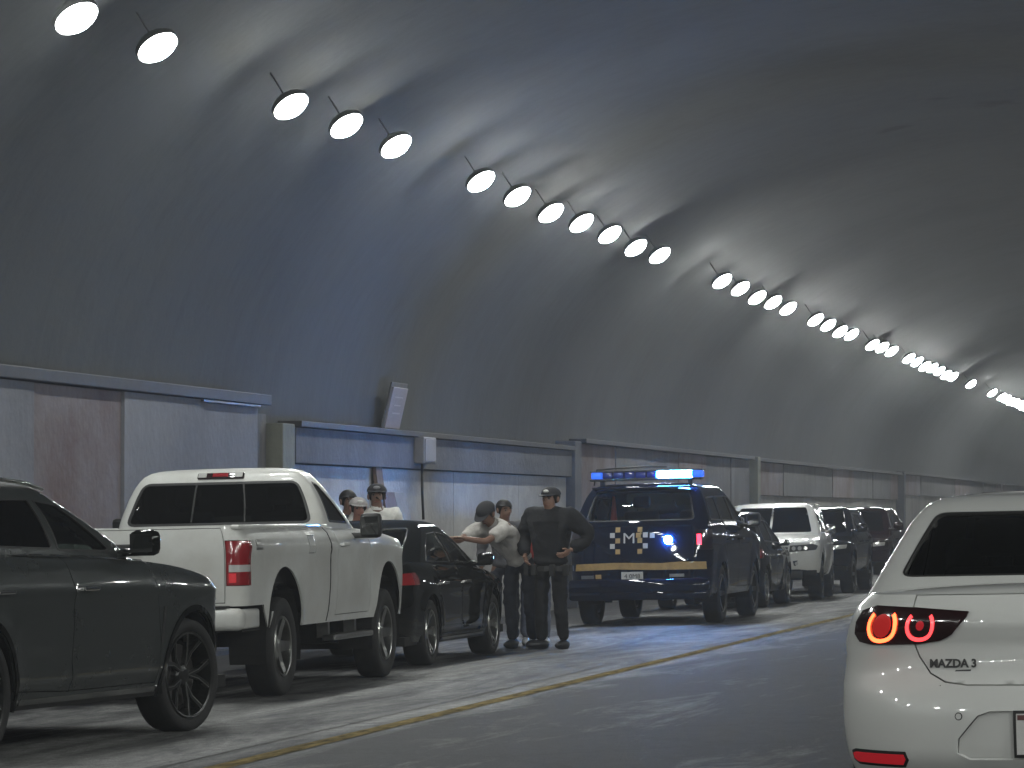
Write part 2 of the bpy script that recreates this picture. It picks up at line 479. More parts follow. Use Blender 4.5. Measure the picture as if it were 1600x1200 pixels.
def patches(m, pts):
    nt = m.node_tree; b = nt.nodes['Principled BSDF']; src = b.inputs['Base Color'].links[0].from_socket
    tc = nt.nodes.new('ShaderNodeTexCoord'); nz = nt.nodes.new('ShaderNodeTexNoise'); nz.inputs['Scale'].default_value = 3.0; nz.inputs['Detail'].default_value = 5
    nt.links.new(tc.outputs['Object'], nz.inputs[0])
    for (p, r) in pts:
        d = nt.nodes.new('ShaderNodeVectorMath'); d.operation = 'DISTANCE'; d.inputs[1].default_value = p
        nt.links.new(tc.outputs['Object'], d.inputs[0])
        a = nt.nodes.new('ShaderNodeMath'); a.operation = 'MULTIPLY_ADD'; a.inputs[1].default_value = r*2.2; nt.links.new(nz.outputs[0], a.inputs[0]); nt.links.new(d.outputs['Value'], a.inputs[2])
        g = nt.nodes.new('ShaderNodeMapRange'); g.inputs[1].default_value = r*1.5; g.inputs[2].default_value = r*2.1; g.inputs[3].default_value = 1.0; g.inputs[4].default_value = 0.0
        nt.links.new(a.outputs[0], g.inputs[0])
        mx = nt.nodes.new('ShaderNodeMix'); mx.data_type = 'RGBA'; mx.inputs['B'].default_value = (0.012,0.013,0.013,1)
        nt.links.new(g.outputs[0], mx.inputs['Factor']); nt.links.new(src, mx.inputs['A']); src = mx.outputs['Result']
    nt.links.new(src, b.inputs['Base Color'])
patches(VAULT_M, PATCHES)
vault = mesh_obj('tunnel_vault', vv, ff, VAULT_M)
tag(vault, kind='structure')
# dark weathered patches where the lining has spalled, on the vault
def vault_y(a, z): return 0

RW = MB(); RW.box(5.45, 5.70, -60, 900, -0.2, 3.4)  # unseen dark wall, added so reflections in the car flanks stay dark
tag(RW.build('added_wall_right', concrete('added_wall_dark', (0.028,0.028,0.03), (0.014,0.014,0.015), 0.8)), kind='structure')
# ground sheets
def sheet(name, x0, x1, dz, m, y0=-70, y1=910, ny=2):
    v = []; f = []
    for i in range(ny):
        y = y0+(y1-y0)*i/(ny-1)
        v += [(x0, y, SL*x0+dz), (x1, y, SL*x1+dz)]
    for i in range(ny-1): f.append((2*i, 2*i+1, 2*i+3, 2*i+2))
    return tag(mesh_obj(name, v, f, m, smooth=False), kind='structure')
def road_mat(name, base, pale, lo, hi, ang=0.0, extra=None, rough=0.6):
    m = bpy.data.materials.new(name); m.use_nodes = True; nt = m.node_tree; b = nt.nodes['Principled BSDF']
    tc = nt.nodes.new('ShaderNodeTexCoord')
    mp = nt.nodes.new('ShaderNodeMapping'); mp.inputs['Scale'].default_value = (1.5, 0.22, 1); mp.inputs['Rotation'].default_value = (0,0,ang)
    nt.links.new(tc.outputs['Object'], mp.inputs[0])
    n1 = nt.nodes.new('ShaderNodeTexNoise'); n1.inputs['Scale'].default_value = 0.9; n1.inputs['Detail'].default_value = 12; n1.inputs['Roughness'].default_value = 0.72
    n1.inputs['Distortion'].default_value = 0.6
    nt.links.new(mp.outputs[0], n1.inputs[0])
    r = nt.nodes.new('ShaderNodeValToRGB'); r.color_ramp.elements[0].position = lo; r.color_ramp.elements[1].position = hi
    r.color_ramp.elements[0].color = (*base,1); r.color_ramp.elements[1].color = (*pale,1)
    # dust lies thickest along the roadside, thinning out towards the lanes and the wall
    sx = nt.nodes.new('ShaderNodeSeparateXYZ'); nt.links.new(tc.outputs['Object'], sx.inputs[0])
    m1 = nt.nodes.new('ShaderNodeMapRange'); m1.interpolation_type = 'SMOOTHSTEP'
    m1.inputs[1].default_value = -10.8; m1.inputs[2].default_value = -8.0; nt.links.new(sx.outputs[0], m1.inputs[0])
    m2 = nt.nodes.new('ShaderNodeMapRange'); m2.interpolation_type = 'SMOOTHSTEP'
    m2.inputs[1].default_value = -6.9; m2.inputs[2].default_value = -4.4; m2.inputs[3].default_value = 1.0; m2.inputs[4].default_value = 0.0; nt.links.new(sx.outputs[0], m2.inputs[0])
    mu = nt.nodes.new('ShaderNodeMath'); mu.operation = 'MULTIPLY'; nt.links.new(m1.outputs[0], mu.inputs[0]); nt.links.new(m2.outputs[0], mu.inputs[1])
    ma = nt.nodes.new('ShaderNodeMath'); ma.operation = 'MULTIPLY_ADD'; ma.inputs[1].default_value = 0.17; nt.links.new(mu.outputs[0], ma.inputs[0]); nt.links.new(n1.outputs[0], ma.inputs[2])
    nt.links.new(ma.outputs[0], r.inputs[0])
    n2 = nt.nodes.new('ShaderNodeTexNoise'); n2.inputs['Scale'].default_value = 60; n2.inputs['Detail'].default_value = 4
    nt.links.new(tc.outputs['Object'], n2.inputs[0])
    mm = nt.nodes.new('ShaderNodeMix'); mm.data_type = 'RGBA'; mm.blend_type = 'MULTIPLY'; mm.inputs['Factor'].default_value = 0.7
    r2 = nt.nodes.new('ShaderNodeValToRGB'); r2.color_ramp.elements[0].position = 0.3; r2.color_ramp.elements[1].position = 0.7
    r2.color_ramp.elements[0].color = (0.45,0.45,0.45,1); r2.color_ramp.elements[1].color = (1.25,1.25,1.25,1)
    nt.links.new(n2.outputs[0], r2.inputs[0]); nt.links.new(r.outputs[0], mm.inputs['A']); nt.links.new(r2.outputs[0], mm.inputs['B'])
    n4 = nt.nodes.new('ShaderNodeTexNoise'); n4.inputs['Scale'].default_value = 9; n4.inputs['Detail'].default_value = 6; n4.inputs['Roughness'].default_value = 0.75
    nt.links.new(tc.outputs['Object'], n4.inputs[0])
    r4 = nt.nodes.new('ShaderNodeMapRange'); r4.inputs[1].default_value = 0.3; r4.inputs[2].default_value = 0.7; r4.inputs[3].default_value = 0.62; r4.inputs[4].default_value = 1.35
    nt.links.new(n4.outputs[0], r4.inputs[0])
    vo = nt.nodes.new('ShaderNodeTexVoronoi'); vo.feature = 'DISTANCE_TO_EDGE'; vo.inputs['Scale'].default_value = 0.42
    wv = nt.nodes.new('ShaderNodeVectorMath'); wv.operation = 'MULTIPLY_ADD'; wv.inputs[1].default_value = (0.9,0.9,0.0)
    nt.links.new(n4.outputs['Color'], wv.inputs[0]); nt.links.new(tc.outputs['Object'], wv.inputs[2]); nt.links.new(wv.outputs[0], vo.inputs['Vector'])
    rc = nt.nodes.new('ShaderNodeMapRange'); rc.inputs[1].default_value = 0.004; rc.inputs[2].default_value = 0.012; rc.inputs[3].default_value = 0.45; rc.inputs[4].default_value = 1.0
    nt.links.new(vo.outputs['Distance'], rc.inputs[0])
    mf = nt.nodes.new('ShaderNodeMath'); mf.operation = 'MULTIPLY'; nt.links.new(r4.outputs[0], mf.inputs[0]); nt.links.new(rc.outputs[0], mf.inputs[1])
    vm = nt.nodes.new('ShaderNodeVectorMath'); vm.operation = 'SCALE'; nt.links.new(mm.outputs['Result'], vm.inputs[0]); nt.links.new(mf.outputs[0], vm.inputs['Scale'])
    nt.links.new(vm.outputs[0], b.inputs['Base Color'])
    b.inputs['Roughness'].default_value = rough; b.inputs['Specular IOR Level'].default_value = 0.22
    bp = nt.nodes.new('ShaderNodeBump'); bp.inputs['Strength'].default_value = 0.8; bp.inputs['Distance'].default_value = 0.015
    nt.links.new(n2.outputs[0], bp.inputs['Height']); nt.links.new(bp.outputs[0], b.inputs['Normal'])
    MATS[name] = m
    return m
ROAD_M = road_mat('asphalt', (0.022,0.022,0.025), (0.30,0.30,0.29), 0.55, 0.88, ang=0.10, rough=0.75)
SHOULDER_M = ROAD_M
LINE_M = mat('line_yellow', (0.27,0.21,0.10), 0.95, spec=0.0, noise=0.9, nscale=7, dark=(0.05,0.045,0.034), stretch=(2,0.4,1))
g = sheet('ground', -60, 60, -0.25, mat('earth', (0.08,0.07,0.06), 0.9)); 
sheet('road', -6.30, 5.70, 0.0, ROAD_M)
sheet('shoulder', -11.74, -6.30, 0.004, SHOULDER_M)
sheet('yellow_edge_line', -6.02, -5.87, 0.004, LINE_M)

# ------------------------------------------------------------------ walls along the parked row
XW = -11.45
def zg(x): return SL*x
def wall_box(mb, y0, y1, z0, z1, x_face, depth=0.12): return mb.box(x_face-depth, x_face, y0, y1, z0, z1)
def wall(name, label, y0): return tag(empty(name, (XW, y0, zg(XW))), label, 'wall')
def wpart(parent, name, m, y0, y1, z0, z1, proud=0.0, depth=0.12, bev=0.0, tilt=0.0):
    mb = MB(); mb.box(proud-depth, proud, y0, y1, z0, z1, bev=bev)
    o = mb.build(name, m, parent); 
    if tilt: o.rotation_euler = (tilt, 0, 0)
    return o
# tall hoarding next to the two nearest vehicles
HY0, HY1 = 20.0, 39.2
w1 = wall('hoarding_wall', 'tall grey sheet hoarding with dark capping behind the dark SUV and the pickup', HY0)
edges_y = [20.0, 23.2, 26.4, 29.1, 31.7, 34.32, 37.06, 39.2]
for i in range(len(edges_y)-1):
    a, b = edges_y[i]-HY0, edges_y[i+1]-HY0
    wpart(w1, 'panel', STAIN_M if i == 4 else PANEL_M, a+0.012, b-0.012, 0.06, 2.80, proud=[0,0.012,0.0,0.02,0.0,0.03,0.012][i], depth=0.05, bev=0.006)
for e in edges_y[1:-1]: wpart(w1, 'joint_strip', CAP_M, e-HY0-0.02, e-HY0+0.02, 0.05, 2.78, proud=-0.03, depth=0.04)
wpart(w1, 'capping', CAP_M, -0.05, 19.5, 2.81, 2.93, proud=0.09, depth=0.2, bev=0.01)
wpart(w1, 'capping_glint', mat('glint_grey', (0.22,0.22,0.24), 0.3, 0.6, noise=0.7, nscale=9), 16.9, 19.1, 2.78, 2.802, proud=0.075, depth=0.035)  # strip standing in for the streak of light reflected on the capping edge
wpart(w1, 'plinth', BAND_M, 0, 19.2, 0.0, 0.06, proud=0.05, depth=0.14)
wpart(w1, 'end_return', PANEL_D, 19.23, 19.85, 0.0, 2.72, proud=-0.08, depth=0.1)
p1 = tag(empty('pillar', (XW, 40.2, zg(XW))), 'pale green square pillar at the end of the hoarding', 'pillar')
wpart(p1, 'shaft', POST_M, -0.26, 0.26, 0.0, 2.62, proud=0.10, depth=0.3, bev=0.015)
wpart(p1, 'base', BAND_M, -0.3, 0.3, 0.0, 0.22, proud=0.14, depth=0.36, bev=0.015)
# plaster wall with a dark beam
w2 = wall('plaster_wall', 'pale plaster wall under a dark beam behind the men', 40.5)
for a, b in ((0.0,4.4),(4.42,8.6),(8.62,13.0),(13.02,16.75)):
    wpart(w2, 'plaster_panel', PLASTER_M, a, b, 0.0, 2.15, proud=0.0, depth=0.12)
wpart(w2, 'beam', BAND_M, 0.0, 16.75, 2.16, 2.58, proud=0.10, depth=0.22, bev=0.01)
wpart(w2, 'ledge', CAP_M, 0.0, 16.75, 2.59, 2.66, proud=0.17, depth=0.3, bev=0.008)
p2 = tag(empty('pillar', (XW, 57.6, zg(XW))), 'grey concrete pillar beside the police vehicle', 'pillar')
wpart(p2, 'shaft', BAND_M, -0.28, 0.28, 0.0, 2.75, proud=0.14, depth=0.34, bev=0.015)
wpart(p2, 'base', BAND_M, -0.33, 0.33, 0.0, 0.25, proud=0.18, depth=0.4, bev=0.015)
# further bays
def bay(y0, y1, label, ztop, pale_top, step):
    w = wall('panel_wall', label, y0); y = 0.0; L = y1-y0; i = 0
    while y < L-0.05:
        e = min(L, y+step)
        wpart(w, 'panel', PANEL_D if i % 3 else STAIN_M, y+0.012, e-0.012, pale_top+0.01, ztop, proud=0.06+0.015*(i % 2), depth=0.08)
        if pale_top > 0.1: wpart(w, 'lower_panel', PLASTER_D, y+0.005, e-0.005, 0.0, pale_top, proud=0.0, depth=0.1)
        y = e; i += 1
    wpart(w, 'ledge', CAP_M, 0.0, L, ztop+0.005, ztop+0.08, proud=0.2, depth=0.3, bev=0.008)
    return w
bay(58.0, 77.4, 'dark panelled wall bay behind the police vehicle', 2.72, 0.9, 3.35)
bay(78.2, 108.6, 'dark panelled wall bay with pale foot above the white SUV', 2.70, 1.95, 4.7)
bay(109.4, 150.0, 'distant panelled wall bay with pale foot near the white sedan roof', 2.74, 2.1, 6.2)
bay(150.4, 260.0, 'farthest panelled wall bay where the lamps run together', 2.74, 1.9, 12.0)
for yy, lab in ((77.8,'slim grey post at the joint of two wall bays over the white SUV roof'), (109.0,'slim dark post at the wall joint left of the white sedan roof')):
    p = tag(empty('wall_post', (XW, yy, zg(XW))), lab, 'post')
    wpart(p, 'shaft', POST_M if yy < 80 else BAND_M, -0.2, 0.2, 0.0, 2.8, proud=0.24, depth=0.3, bev=0.02)
    wpart(p, 'base', BAND_M, -0.25, 0.25, 0.0, 0.2, proud=0.28, depth=0.36, bev=0.02)

# plate, box, plank and board on and against the plaster wall
pl = tag(empty('wall_sign', (XW-0.18, 46.15, 2.45), (0, math.radians(13), 0)), 'pale rectangular plate fixed on the vault above the beam', 'sign')
mb = MB(); mb.box(0.001, 0.03, -0.40, 0.40, 0, 0.56, bev=0.008); mb.build('plate', mat('plate_pale', (0.24,0.22,0.235), 0.5, noise=0.15, nscale=5), pl)
mb = MB(); mb.box(-0.02, 0.0, -0.44, 0.44, -0.04, 0.62, bev=0.006); mb.build('backing', PANEL_D, pl)
mb = MB(); mb.box(0.031, 0.034, -0.22, 0.2, 0.20, 0.22); mb.box(0.031, 0.034, -0.2, 0.16, 0.31, 0.325); mb.box(0.031,0.034,-0.24,0.2,0.42,0.435)
mb.build('worn_line', mat('faded_ink', (0.36,0.33,0.35), 0.6), pl)
eb = tag(empty('junction_box', (XW+0.10, 46.7, 1.98)), 'small white electrical box on the dark beam over the leaning board', 'box')
mb = MB(); mb.box(0, 0.14, -0.36, 0.36, 0, 0.36, bev=0.015); mb.build('body', mat('box_white', (0.17,0.17,0.19), 0.5, noise=0.2), eb)
mb = MB(); mb.box(0.141, 0.15, -0.30, 0.30, 0.03, 0.33, bev=0.004); mb.build('door', mat('box_white2', (0.20,0.20,0.22), 0.45), eb)
mb = MB(); mb.tube([(0.05,-0.1,0.0),(0.05,-0.08,-0.4),(0.06,-0.05,-0.75)], 0.018, 8); mb.build('conduit', TRIM, eb, True)
wd = mat('wood_brown', (0.16,0.10,0.07), 0.8, noise=0.5, nscale=3, stretch=(8,8,0.6))
pk_ = tag(empty('plank', (XW+0.32, 44.55, zg(XW)), (math.radians(-1), math.radians(-7.5), 0)), 'upright brown plank leaning on the plaster wall by the man in white', 'plank')
mb = MB(); mb.box(-0.02, 0.03, -0.16, 0.16, 0, 2.30, bev=0.004); mb.build('timber', wd, pk_)
bd = tag(empty('leaning_board', (XW+0.42, 45.05, zg(XW)), (0, math.radians(-10), 0)), 'brown and grey board leaning on the plaster wall right of the plank', 'board')
FQ = [(0,1,2,3),(7,6,5,4),(0,4,5,1),(1,5,6,2),(2,6,7,3),(3,7,4,0)]
def slabq(y0, y1, y2, y3, z): return [(0,y0,0),(0,y1,0),(0,y2,z),(0,y3,z),(0.04,y0,0),(0.04,y1,0),(0.04,y2,z),(0.04,y3,z)]
mb = MB(); mb.add(slabq(-0.62,0.52,0.05,-0.50,1.86), FQ); mb.build('brown_sheet', mat('sheet_brown', (0.13,0.085,0.075), 0.8, noise=0.35), bd)
mb = MB(); mb.add(slabq(0.53,1.30,0.62,0.06,1.86), FQ); mb.build('grey_sheet', mat('sheet_grey', (0.24,0.22,0.20), 0.8, noise=0.3), bd)

# ------------------------------------------------------------------ floodlights on the vault
ORD = ['first','second','third','fourth','fifth','sixth','seventh','eighth','ninth','tenth','eleventh','twelfth','thirteenth','fourteenth','fifteenth','sixteenth','seventeenth','eighteenth','nineteenth','twentieth']
TENS = {2:'twenty',3:'thirty',4:'forty',5:'fifty'}
def ordinal(n):
    if n <= 20: return ORD[n-1]
    t, u = divmod(n, 10)
    return {2:'twentieth',3:'thirtieth',4:'fortieth',5:'fiftieth'}[t] if u == 0 else TENS[t]+'-'+ORD[u-1]
def lamp_meshes():
    h = MB()
    def rev(mb, prof, n=24):
        vs = [(r*math.cos(2*PI*k/n), r*math.sin(2*PI*k/n), z) for r, z in prof for k in range(n)]
        mb.add(vs, [(i*n+k, i*n+(k+1)%n, (i+1)*n+(k+1)%n, (i+1)*n+k) for i in range(len(prof)-1) for k in range(n)])
    rev(h, [(0.172,0.05),(0.174,-0.004),(0.182,-0.004),(0.186,0.05),(0.16,0.09),(0.08,0.12),(0.07,0.15),(0.001,0.15)])
    for k in range(8):
        t = PI*k/8; h.box(-0.13,0.13,-0.006,0.006,0.08,0.125, Matrix.Rotation(t,4,'Z'))
    l = MB(); rev(l, [(0.001,-0.088),(0.075,-0.076),(0.130,-0.046),(0.160,-0.010),(0.170,0.045),(0.001,0.049)], 14)
    b = MB(); b.tube([(0,0,0.15),(0,0,0.70)], 0.008, 6); b.box(-0.05,0.05,-0.05,0.05,0.145,0.17, bev=0.006)
    return h, l, b
h_, l_, b_ = lamp_meshes()
proto = empty('floodlight')
ph = h_.build('housing', HOUSING, proto); plens = l_.build('lens', LENS, proto); pb = b_.build('bracket', HOUSING, proto)
def place_lamp(x, y, z, side, label, group, aim=-0.30, first=[True]):
    if first[0]: r = proto; first[0] = False
    else:
        r = proto.copy(); COL.objects.link(r)
        for c in (ph, plens, pb):
            d = c.copy(); COL.objects.link(d); d.parent = r
    r.location = (x, y, z); r.scale = (1.06,1.06,0.8)
    # local -z is the beam: down, inwards, a little against the traffic direction
    beam = Vector((0.55*side, aim, -0.78) if side > 0 else (-0.85, aim, -0.50)).normalized()
    r.rotation_euler = (-beam).to_track_quat('Z', 'Y').to_euler()
    tag(r, label, 'floodlight', group)
LX, LZ, LY0, LDY = -9.45, 5.32, 27.15, 2.123
lit = [0,1,3,4,5,7,8,9,10,11,12,13,16,17,18,19,20,22,23,24,25,27,28,29,31,32,33,34,35,36,37,40,44,46,47,48,49,50,51]
for i, k in enumerate(lit):
    place_lamp(LX, LY0+k*LDY, LZ+(0.02 if k % 3 else -0.015), 1, 'bright white floodlight, %s of the lit row from the upper left' % ordinal(i+1), 'lit floodlights along the parked side of the tunnel')
for k in list(range(-26, 0)):
    if k % 2: place_lamp(LX, LY0+k*LDY, LZ, 1, 'floodlight on the parked side, outside the picture', 'floodlights outside the picture', 0.5)
for k in list(range(52, 112, 3)): place_lamp(LX, LY0+k*LDY, LZ, 1, 'floodlight on the parked side, outside the picture', 'floodlights outside the picture')
for k in range(-26, 48):
    if (k < 0 and k % 3) or (k >= 0 and k % 6 in (0,1,3)): place_lamp(3.45, LY0+k*LDY+0.6, LZ, -1, 'floodlight on the far side of the traffic lanes, outside the picture', 'floodlights of the other row outside the picture', 0.45)

# ------------------------------------------------------------------ vehicles
def wheel(parent, x, y, R, side, style, width=0.24, turn=0.0):
    e = empty('wheel', (x, y, R), (0, 0, (0 if side > 0 else PI)+turn), parent)
    r = R*style.get('rim', 0.70); h = width/2
    t = MB(); t.lathe_x([(r,-h*0.85),(R*0.90,-h),(R*0.975,-h*0.88),(R,-h*0.55),(R*0.995,0),(R,h*0.55),(R*0.975,h*0.88),(R*0.90,h),(r,h*0.85)], 48, close=True)
    to = t.build('tyre', RUBBER, e, True)
    m = style['mat']
    b = MB(); b.lathe_x([(r+0.006,h*0.86),(r*0.99,h*0.95),(r*0.945,h*0.90),(r*0.91,h*0.35),(r*0.90,-h*0.8)], 44)
    b.lathe_x([(0.001,h*0.62),(0.035,h*0.62),(0.065,h*0.55),(0.08,h*0.40),(0.085,0.0)], 20)
    n = style['n']; sw = style.get('sw', 0.035)
    def spoke(a, da, w0, w1, m_=b, dx=0.0):
        r0, r1 = 0.05, r*0.955
        vs = []
        for rr_, ww, xx, aa in ((r0, w0, h*0.56, a), ((r0+r1)/2, (w0+w1)/2, h*0.66, a+da*0.5), (r1, w1, h*0.84, a+da)):
            c, s_ = math.cos(aa), math.sin(aa)
            for sgn, xo in ((-1,0),(1,0),(1,-0.03),(-1,-0.03)):
                vs.append((xx+xo+dx, rr_*c-sgn*ww/2*s_, rr_*s_+sgn*ww/2*c))
        f = []
        for i in range(2):
            o = i*4
            for k in range(4): f.append((o+k, o+(k+1)%4, o+4+(k+1)%4, o+4+k))
        m_.add(vs, f)
    eb2 = MB()
    for k in range(n):
        a = 2*PI*k/n
        if style.get('vee'):
            spoke(a, style['vee'], sw, sw*0.8); spoke(a, -style['vee'], sw, sw*0.8)
            if style.get('edge'):
                spoke(a+0.02, style['vee']*1.12, 0.006, 0.006, eb2, 0.003); spoke(a-0.02, -style['vee']*1.12, 0.006, 0.006, eb2, 0.003)
        else: spoke(a, 0, sw*1.25, sw)
    ro = b.build('rim', m, e)
    if style.get('edge'): eb2.build('spoke_edge', ALLOY, e)
    d = MB(); d.lathe_x([(r*0.9,-h*0.3),(0.01,-h*0.3)], 32); d.build('back_plate', CHASSIS, e)
    d = MB(); d.lathe_x([(0.06,h*0.08),(r*0.72,h*0.08),(r*0.72,-h*0.08),(0.06,-h*0.08)], 32); d.build('brake_disc', mat('disc_steel', (0.25,0.24,0.23), 0.35, 1.0), e)
    return e
def seat(parent, x, y, z, w=0.5, bench=False):
    b = MB(); T = Matrix.Translation((x, y, z)) @ Matrix.Rotation(math.radians(-14), 4, 'X')
    b.box(-w/2, w/2, -0.07, 0.07, -0.25, 0.34, T, bev=0.05)
    for hx in ((-w*0.28, w*0.28) if bench else (0,)):
        b.box(hx-0.12, hx+0.12, -0.05, 0.05, 0.39, 0.56, T, bev=0.04)
        b.tube([T @ Vector((hx-0.06,0,0.30)), T @ Vector((hx-0.06,0,0.42))], 0.008, 6); b.tube([T @ Vector((hx+0.06,0,0.30)), T @ Vector((hx+0.06,0,0.42))], 0.008, 6)
    b.build('seat', SEATM, parent, True)

def make_car(name, label, cat, loc, heading, sp):
    a = math.atan(SL)
    root = tag(empty(name, (loc[0], loc[1], SL*loc[0]+0.004), (0, -a if heading == 0 else a, (PI if heading else 0)+sp.get('yaw', 0.0))), label, cat)
    res = sp.get('res', 0.07); paint = sp['paint']; R = sp['R']; Ra = sp['Ra']; axes = sp['axles']
    creases = sp.get('creases', [])
    fl = sp.get('flare', 0.03); shoulder = sp.get('extra')
    top = pchip([p[0] for p in sp['top']], [p[1] for p in sp['top']])
    def disp(y, z):
        d = -sp.get('roll', 0.034)*np.clip(1-(top(y)-z)/0.085, 0, 1)**2
        for ax in axes:
            q = np.sqrt((y-ax)**2+(z-R)**2)
            d = d+fl*np.exp(-((q-Ra)/0.10)**2)
        for (y0, z0, y1, z1, amp, wid) in creases:
            zc = z0+(z1-z0)*np.clip((y-y0)/(y1-y0), 0, 1)
            e = (z-zc)/wid
            f = np.where(e > 0, np.exp(-e*e*0.6), np.exp(-np.abs(e)*2.2))
            d = d+amp*f*np.clip((y-y0)/0.25+0.5, 0, 1)*np.clip((y1-y)/0.25+0.5, 0, 1)
        return d
    lo = Shell(sp['low'], sp['rr'], sp['rf'], sp.get('br',0.05), sp.get('bf',0.12), sp.get('taper',0.05), True, disp)
    g_ = sp['gh'][-1]; ln_ = g_[3]-g_[2]
    sp = dict(sp); sp['gh'] = list(sp['gh'])+[(g_[0]+0.006, g_[1]*0.80, g_[2]+ln_*0.2, g_[3]-ln_*0.2)]
    gh = Shell(sp['gh'], sp.get('grr',0.18), sp.get('grf',0.16), sp.get('gbr',0.06), sp.get('gbf',0.14), 0.0, False)
    top = pchip([p[0] for p in sp['top']], [p[1] for p in sp['top']])
    bot = lin([p[0] for p in sp['bot']], [p[1] for p in sp['bot']]) if 'bot' in sp else (lambda y: np.full_like(np.asarray(y, float), sp['low'][0][0]))
    us = np.concatenate([-np.linspace(0, lo.P, 90)[::-1][:-1], np.linspace(0, lo.P, 90)])
    yb = lo.base(us)[1]
    outline = [(u, float(top(y))) for u, y in zip(us, yb)]+[(u, float(bot(y))) for u, y in zip(us[::-1], yb[::-1])]
    arches = []
    for ax in axes:
        c = lo.S(ax, R); arches += [circle(c[0], c[1], Ra), circle(-c[0], c[1], Ra)]
    holes = list(arches)
    Sp = lambda pts: [lo.S(y, z) for y, z in pts]
    doors = [Sp(d) for d in sp.get('doors', [])]
    dtop = []
    for d in doors:
        q = [(u, v) for u, v in dens(d, 0.04)]
        yq = lambda u: lo.base(np.array([u]))[1][0]
        cl_ = [(u, float(top(yq(u))) if v > float(top(yq(u)))-0.045 else v) for u, v in q]
        dtop.append(cl_)
        ho = [(u, v+0.05 if v > float(top(yq(u)))-0.012 else v) for u, v in offset(cl_, 0.006)]
        holes += [ho, mirror(ho)]
    doors = dtop
    cut = []            # panels cut out of the body: (name, polygon in shell coordinates, material, both sides)
    for (nm, pl_, m, both) in sp.get('cut', []):
        poly = pl_(lo); cut.append((nm, poly, m, both)); holes.append(offset(poly, 0.006))
        if both: holes.append(mirror(offset(poly, 0.006)))
    for hfun in sp.get('holes', []): holes.append(hfun(lo))
    body = panel('body', lo, outline, paint, root, holes, res, skirt=0.014)
    # dark inner shell behind every gap, wheel housings, floor
    v, f = panel_data(lo, outline, arches, 0.16, push=-0.022, skirt=0)
    ch = MB(); ch.add(v, f)
    W = lo.w0
    for ax in axes:
        for sg in (1,-1):
            vs = []; fs = []
            for k in range(25):
                t = -0.25+(PI+0.5)*k/24
                for xx in (W-0.03, W-0.34): vs.append((sg*xx, ax+(Ra+0.004)*math.cos(t), R+(Ra+0.004)*math.sin(t)))
            for k in range(24): fs.append((2*k, 2*k+1, 2*k+3, 2*k+2))
            ch.add(vs, fs)
    zb0 = sp['low'][0][0]
    ch.box(-W+0.36, W-0.36, lo.yr0+0.15, lo.yf0-0.2, zb0+0.0, zb0+0.3)
    for ya, yb_ in ((lo.yr0+0.12, axes[0]-Ra), (axes[0]+Ra, axes[1]-Ra), (axes[1]+Ra, lo.yf0-0.2)): ch.box(-W+0.08, W-0.08, ya, yb_, zb0+0.015, zb0+0.1)
    ch.build('chassis', CHASSIS, root)
    # decks
    uc = lo.S(sp['cowl'], 0.9)[0]
    v, f = deck(lo, top, uc, lo.P, sp.get('hood_crown', 0.05), 22, 17)
    mesh_obj('hood', v, f, paint, root)
    if sp.get('trunk') is not None:
        ut = lo.S(sp['trunk'], 0.9)[0]
        v, f = deck(lo, top, 0.0, ut, sp.get('trunk_crown', 0.03), 22, 17); mesh_obj('trunk_top', v, f, paint, root)
        u_in0 = ut
    else: u_in0 = lo.b*0.5
    if not sp.get('no_shelf'):
        v, f = deck(lo, top, u_in0, uc, 0.0, 14, 5, dz=-0.03); mesh_obj('cabin_floor', v, f, CABIN, root)
    # doors
    for d, dd in zip(doors, sp.get('doors', [])):
        for sg in (1,-1):
            o = panel('door', lo, d if sg > 0 else mirror(d), paint, root, arches, res, skirt=0.014)
            ymin = min(p[0] for p in dd); hz = sp.get('handle_z', 0.85)
            if not sp.get('no_handles'):
                c = lo.pt(lo.S(ymin+0.20, hz)); hb = MB()
                hb.box(c.x*sg-0.012+(0.028*sg), c.x*sg+0.012+(0.028*sg), c.y-0.10, c.y+0.10, c.z-0.014, c.z+0.014, bev=0.008)
                hb.box(min(c.x*sg-0.01*sg, c.x*sg+0.03*sg), max(c.x*sg-0.01*sg, c.x*sg+0.03*sg), c.y-0.095, c.y-0.075, c.z-0.01, c.z+0.01); hb.box(min(c.x*sg-0.01*sg, c.x*sg+0.03*sg), max(c.x*sg-0.01*sg, c.x*sg+0.03*sg), c.y+0.075, c.y+0.095, c.z-0.01, c.z+0.01)
                hb.build('handle', sp.get('handle_mat', paint), o)
    for (nm, poly, m, both) in cut:
        panel(nm, lo, poly, m, root, arches if both else (), min(res, 0.05), skirt=0.014)
        if both: panel(nm, lo, mirror(poly), m, root, arches, min(res, 0.05), skirt=0.014)
    # greenhouse
    wins = []
    for (nm, pts, m) in sp['windows']:
        if nm == 'rear_window': wins.append((nm, rounded([gh.R(x, z) for x, z in pts], 0.06), m))
        elif nm == 'windscreen': wins.append((nm, rounded([gh.F(x, z) if x != 0 else gh.F(1e-6, z) for x, z in pts], 0.04), m))
        else:
            p = rounded([gh.S(y, z) for y, z in pts], 0.035); wins.append((nm, p, m)); wins.append((nm, mirror(p), m))
    gus = np.linspace(-gh.P, gh.P, 140)
    gpoly = [(u, 0.0) for u in gus]+[(u, gh.vmax) for u in gus[::-1]]
    gholes = [p for nm, p, m in wins if nm != 'windscreen']
    ws = [p for nm, p, m in wins if nm == 'windscreen']
    gw = gholes[:]
    for p in ws: gw += [p, mirror(p)]
    v, f = panel_data(gh, gpoly, gw, res, skirt=0.02)
    rb = MB(); rb.add(v, f)
    o = mesh_obj('roof', rb.v, rb.f, sp.get('roof_mat', paint), root)
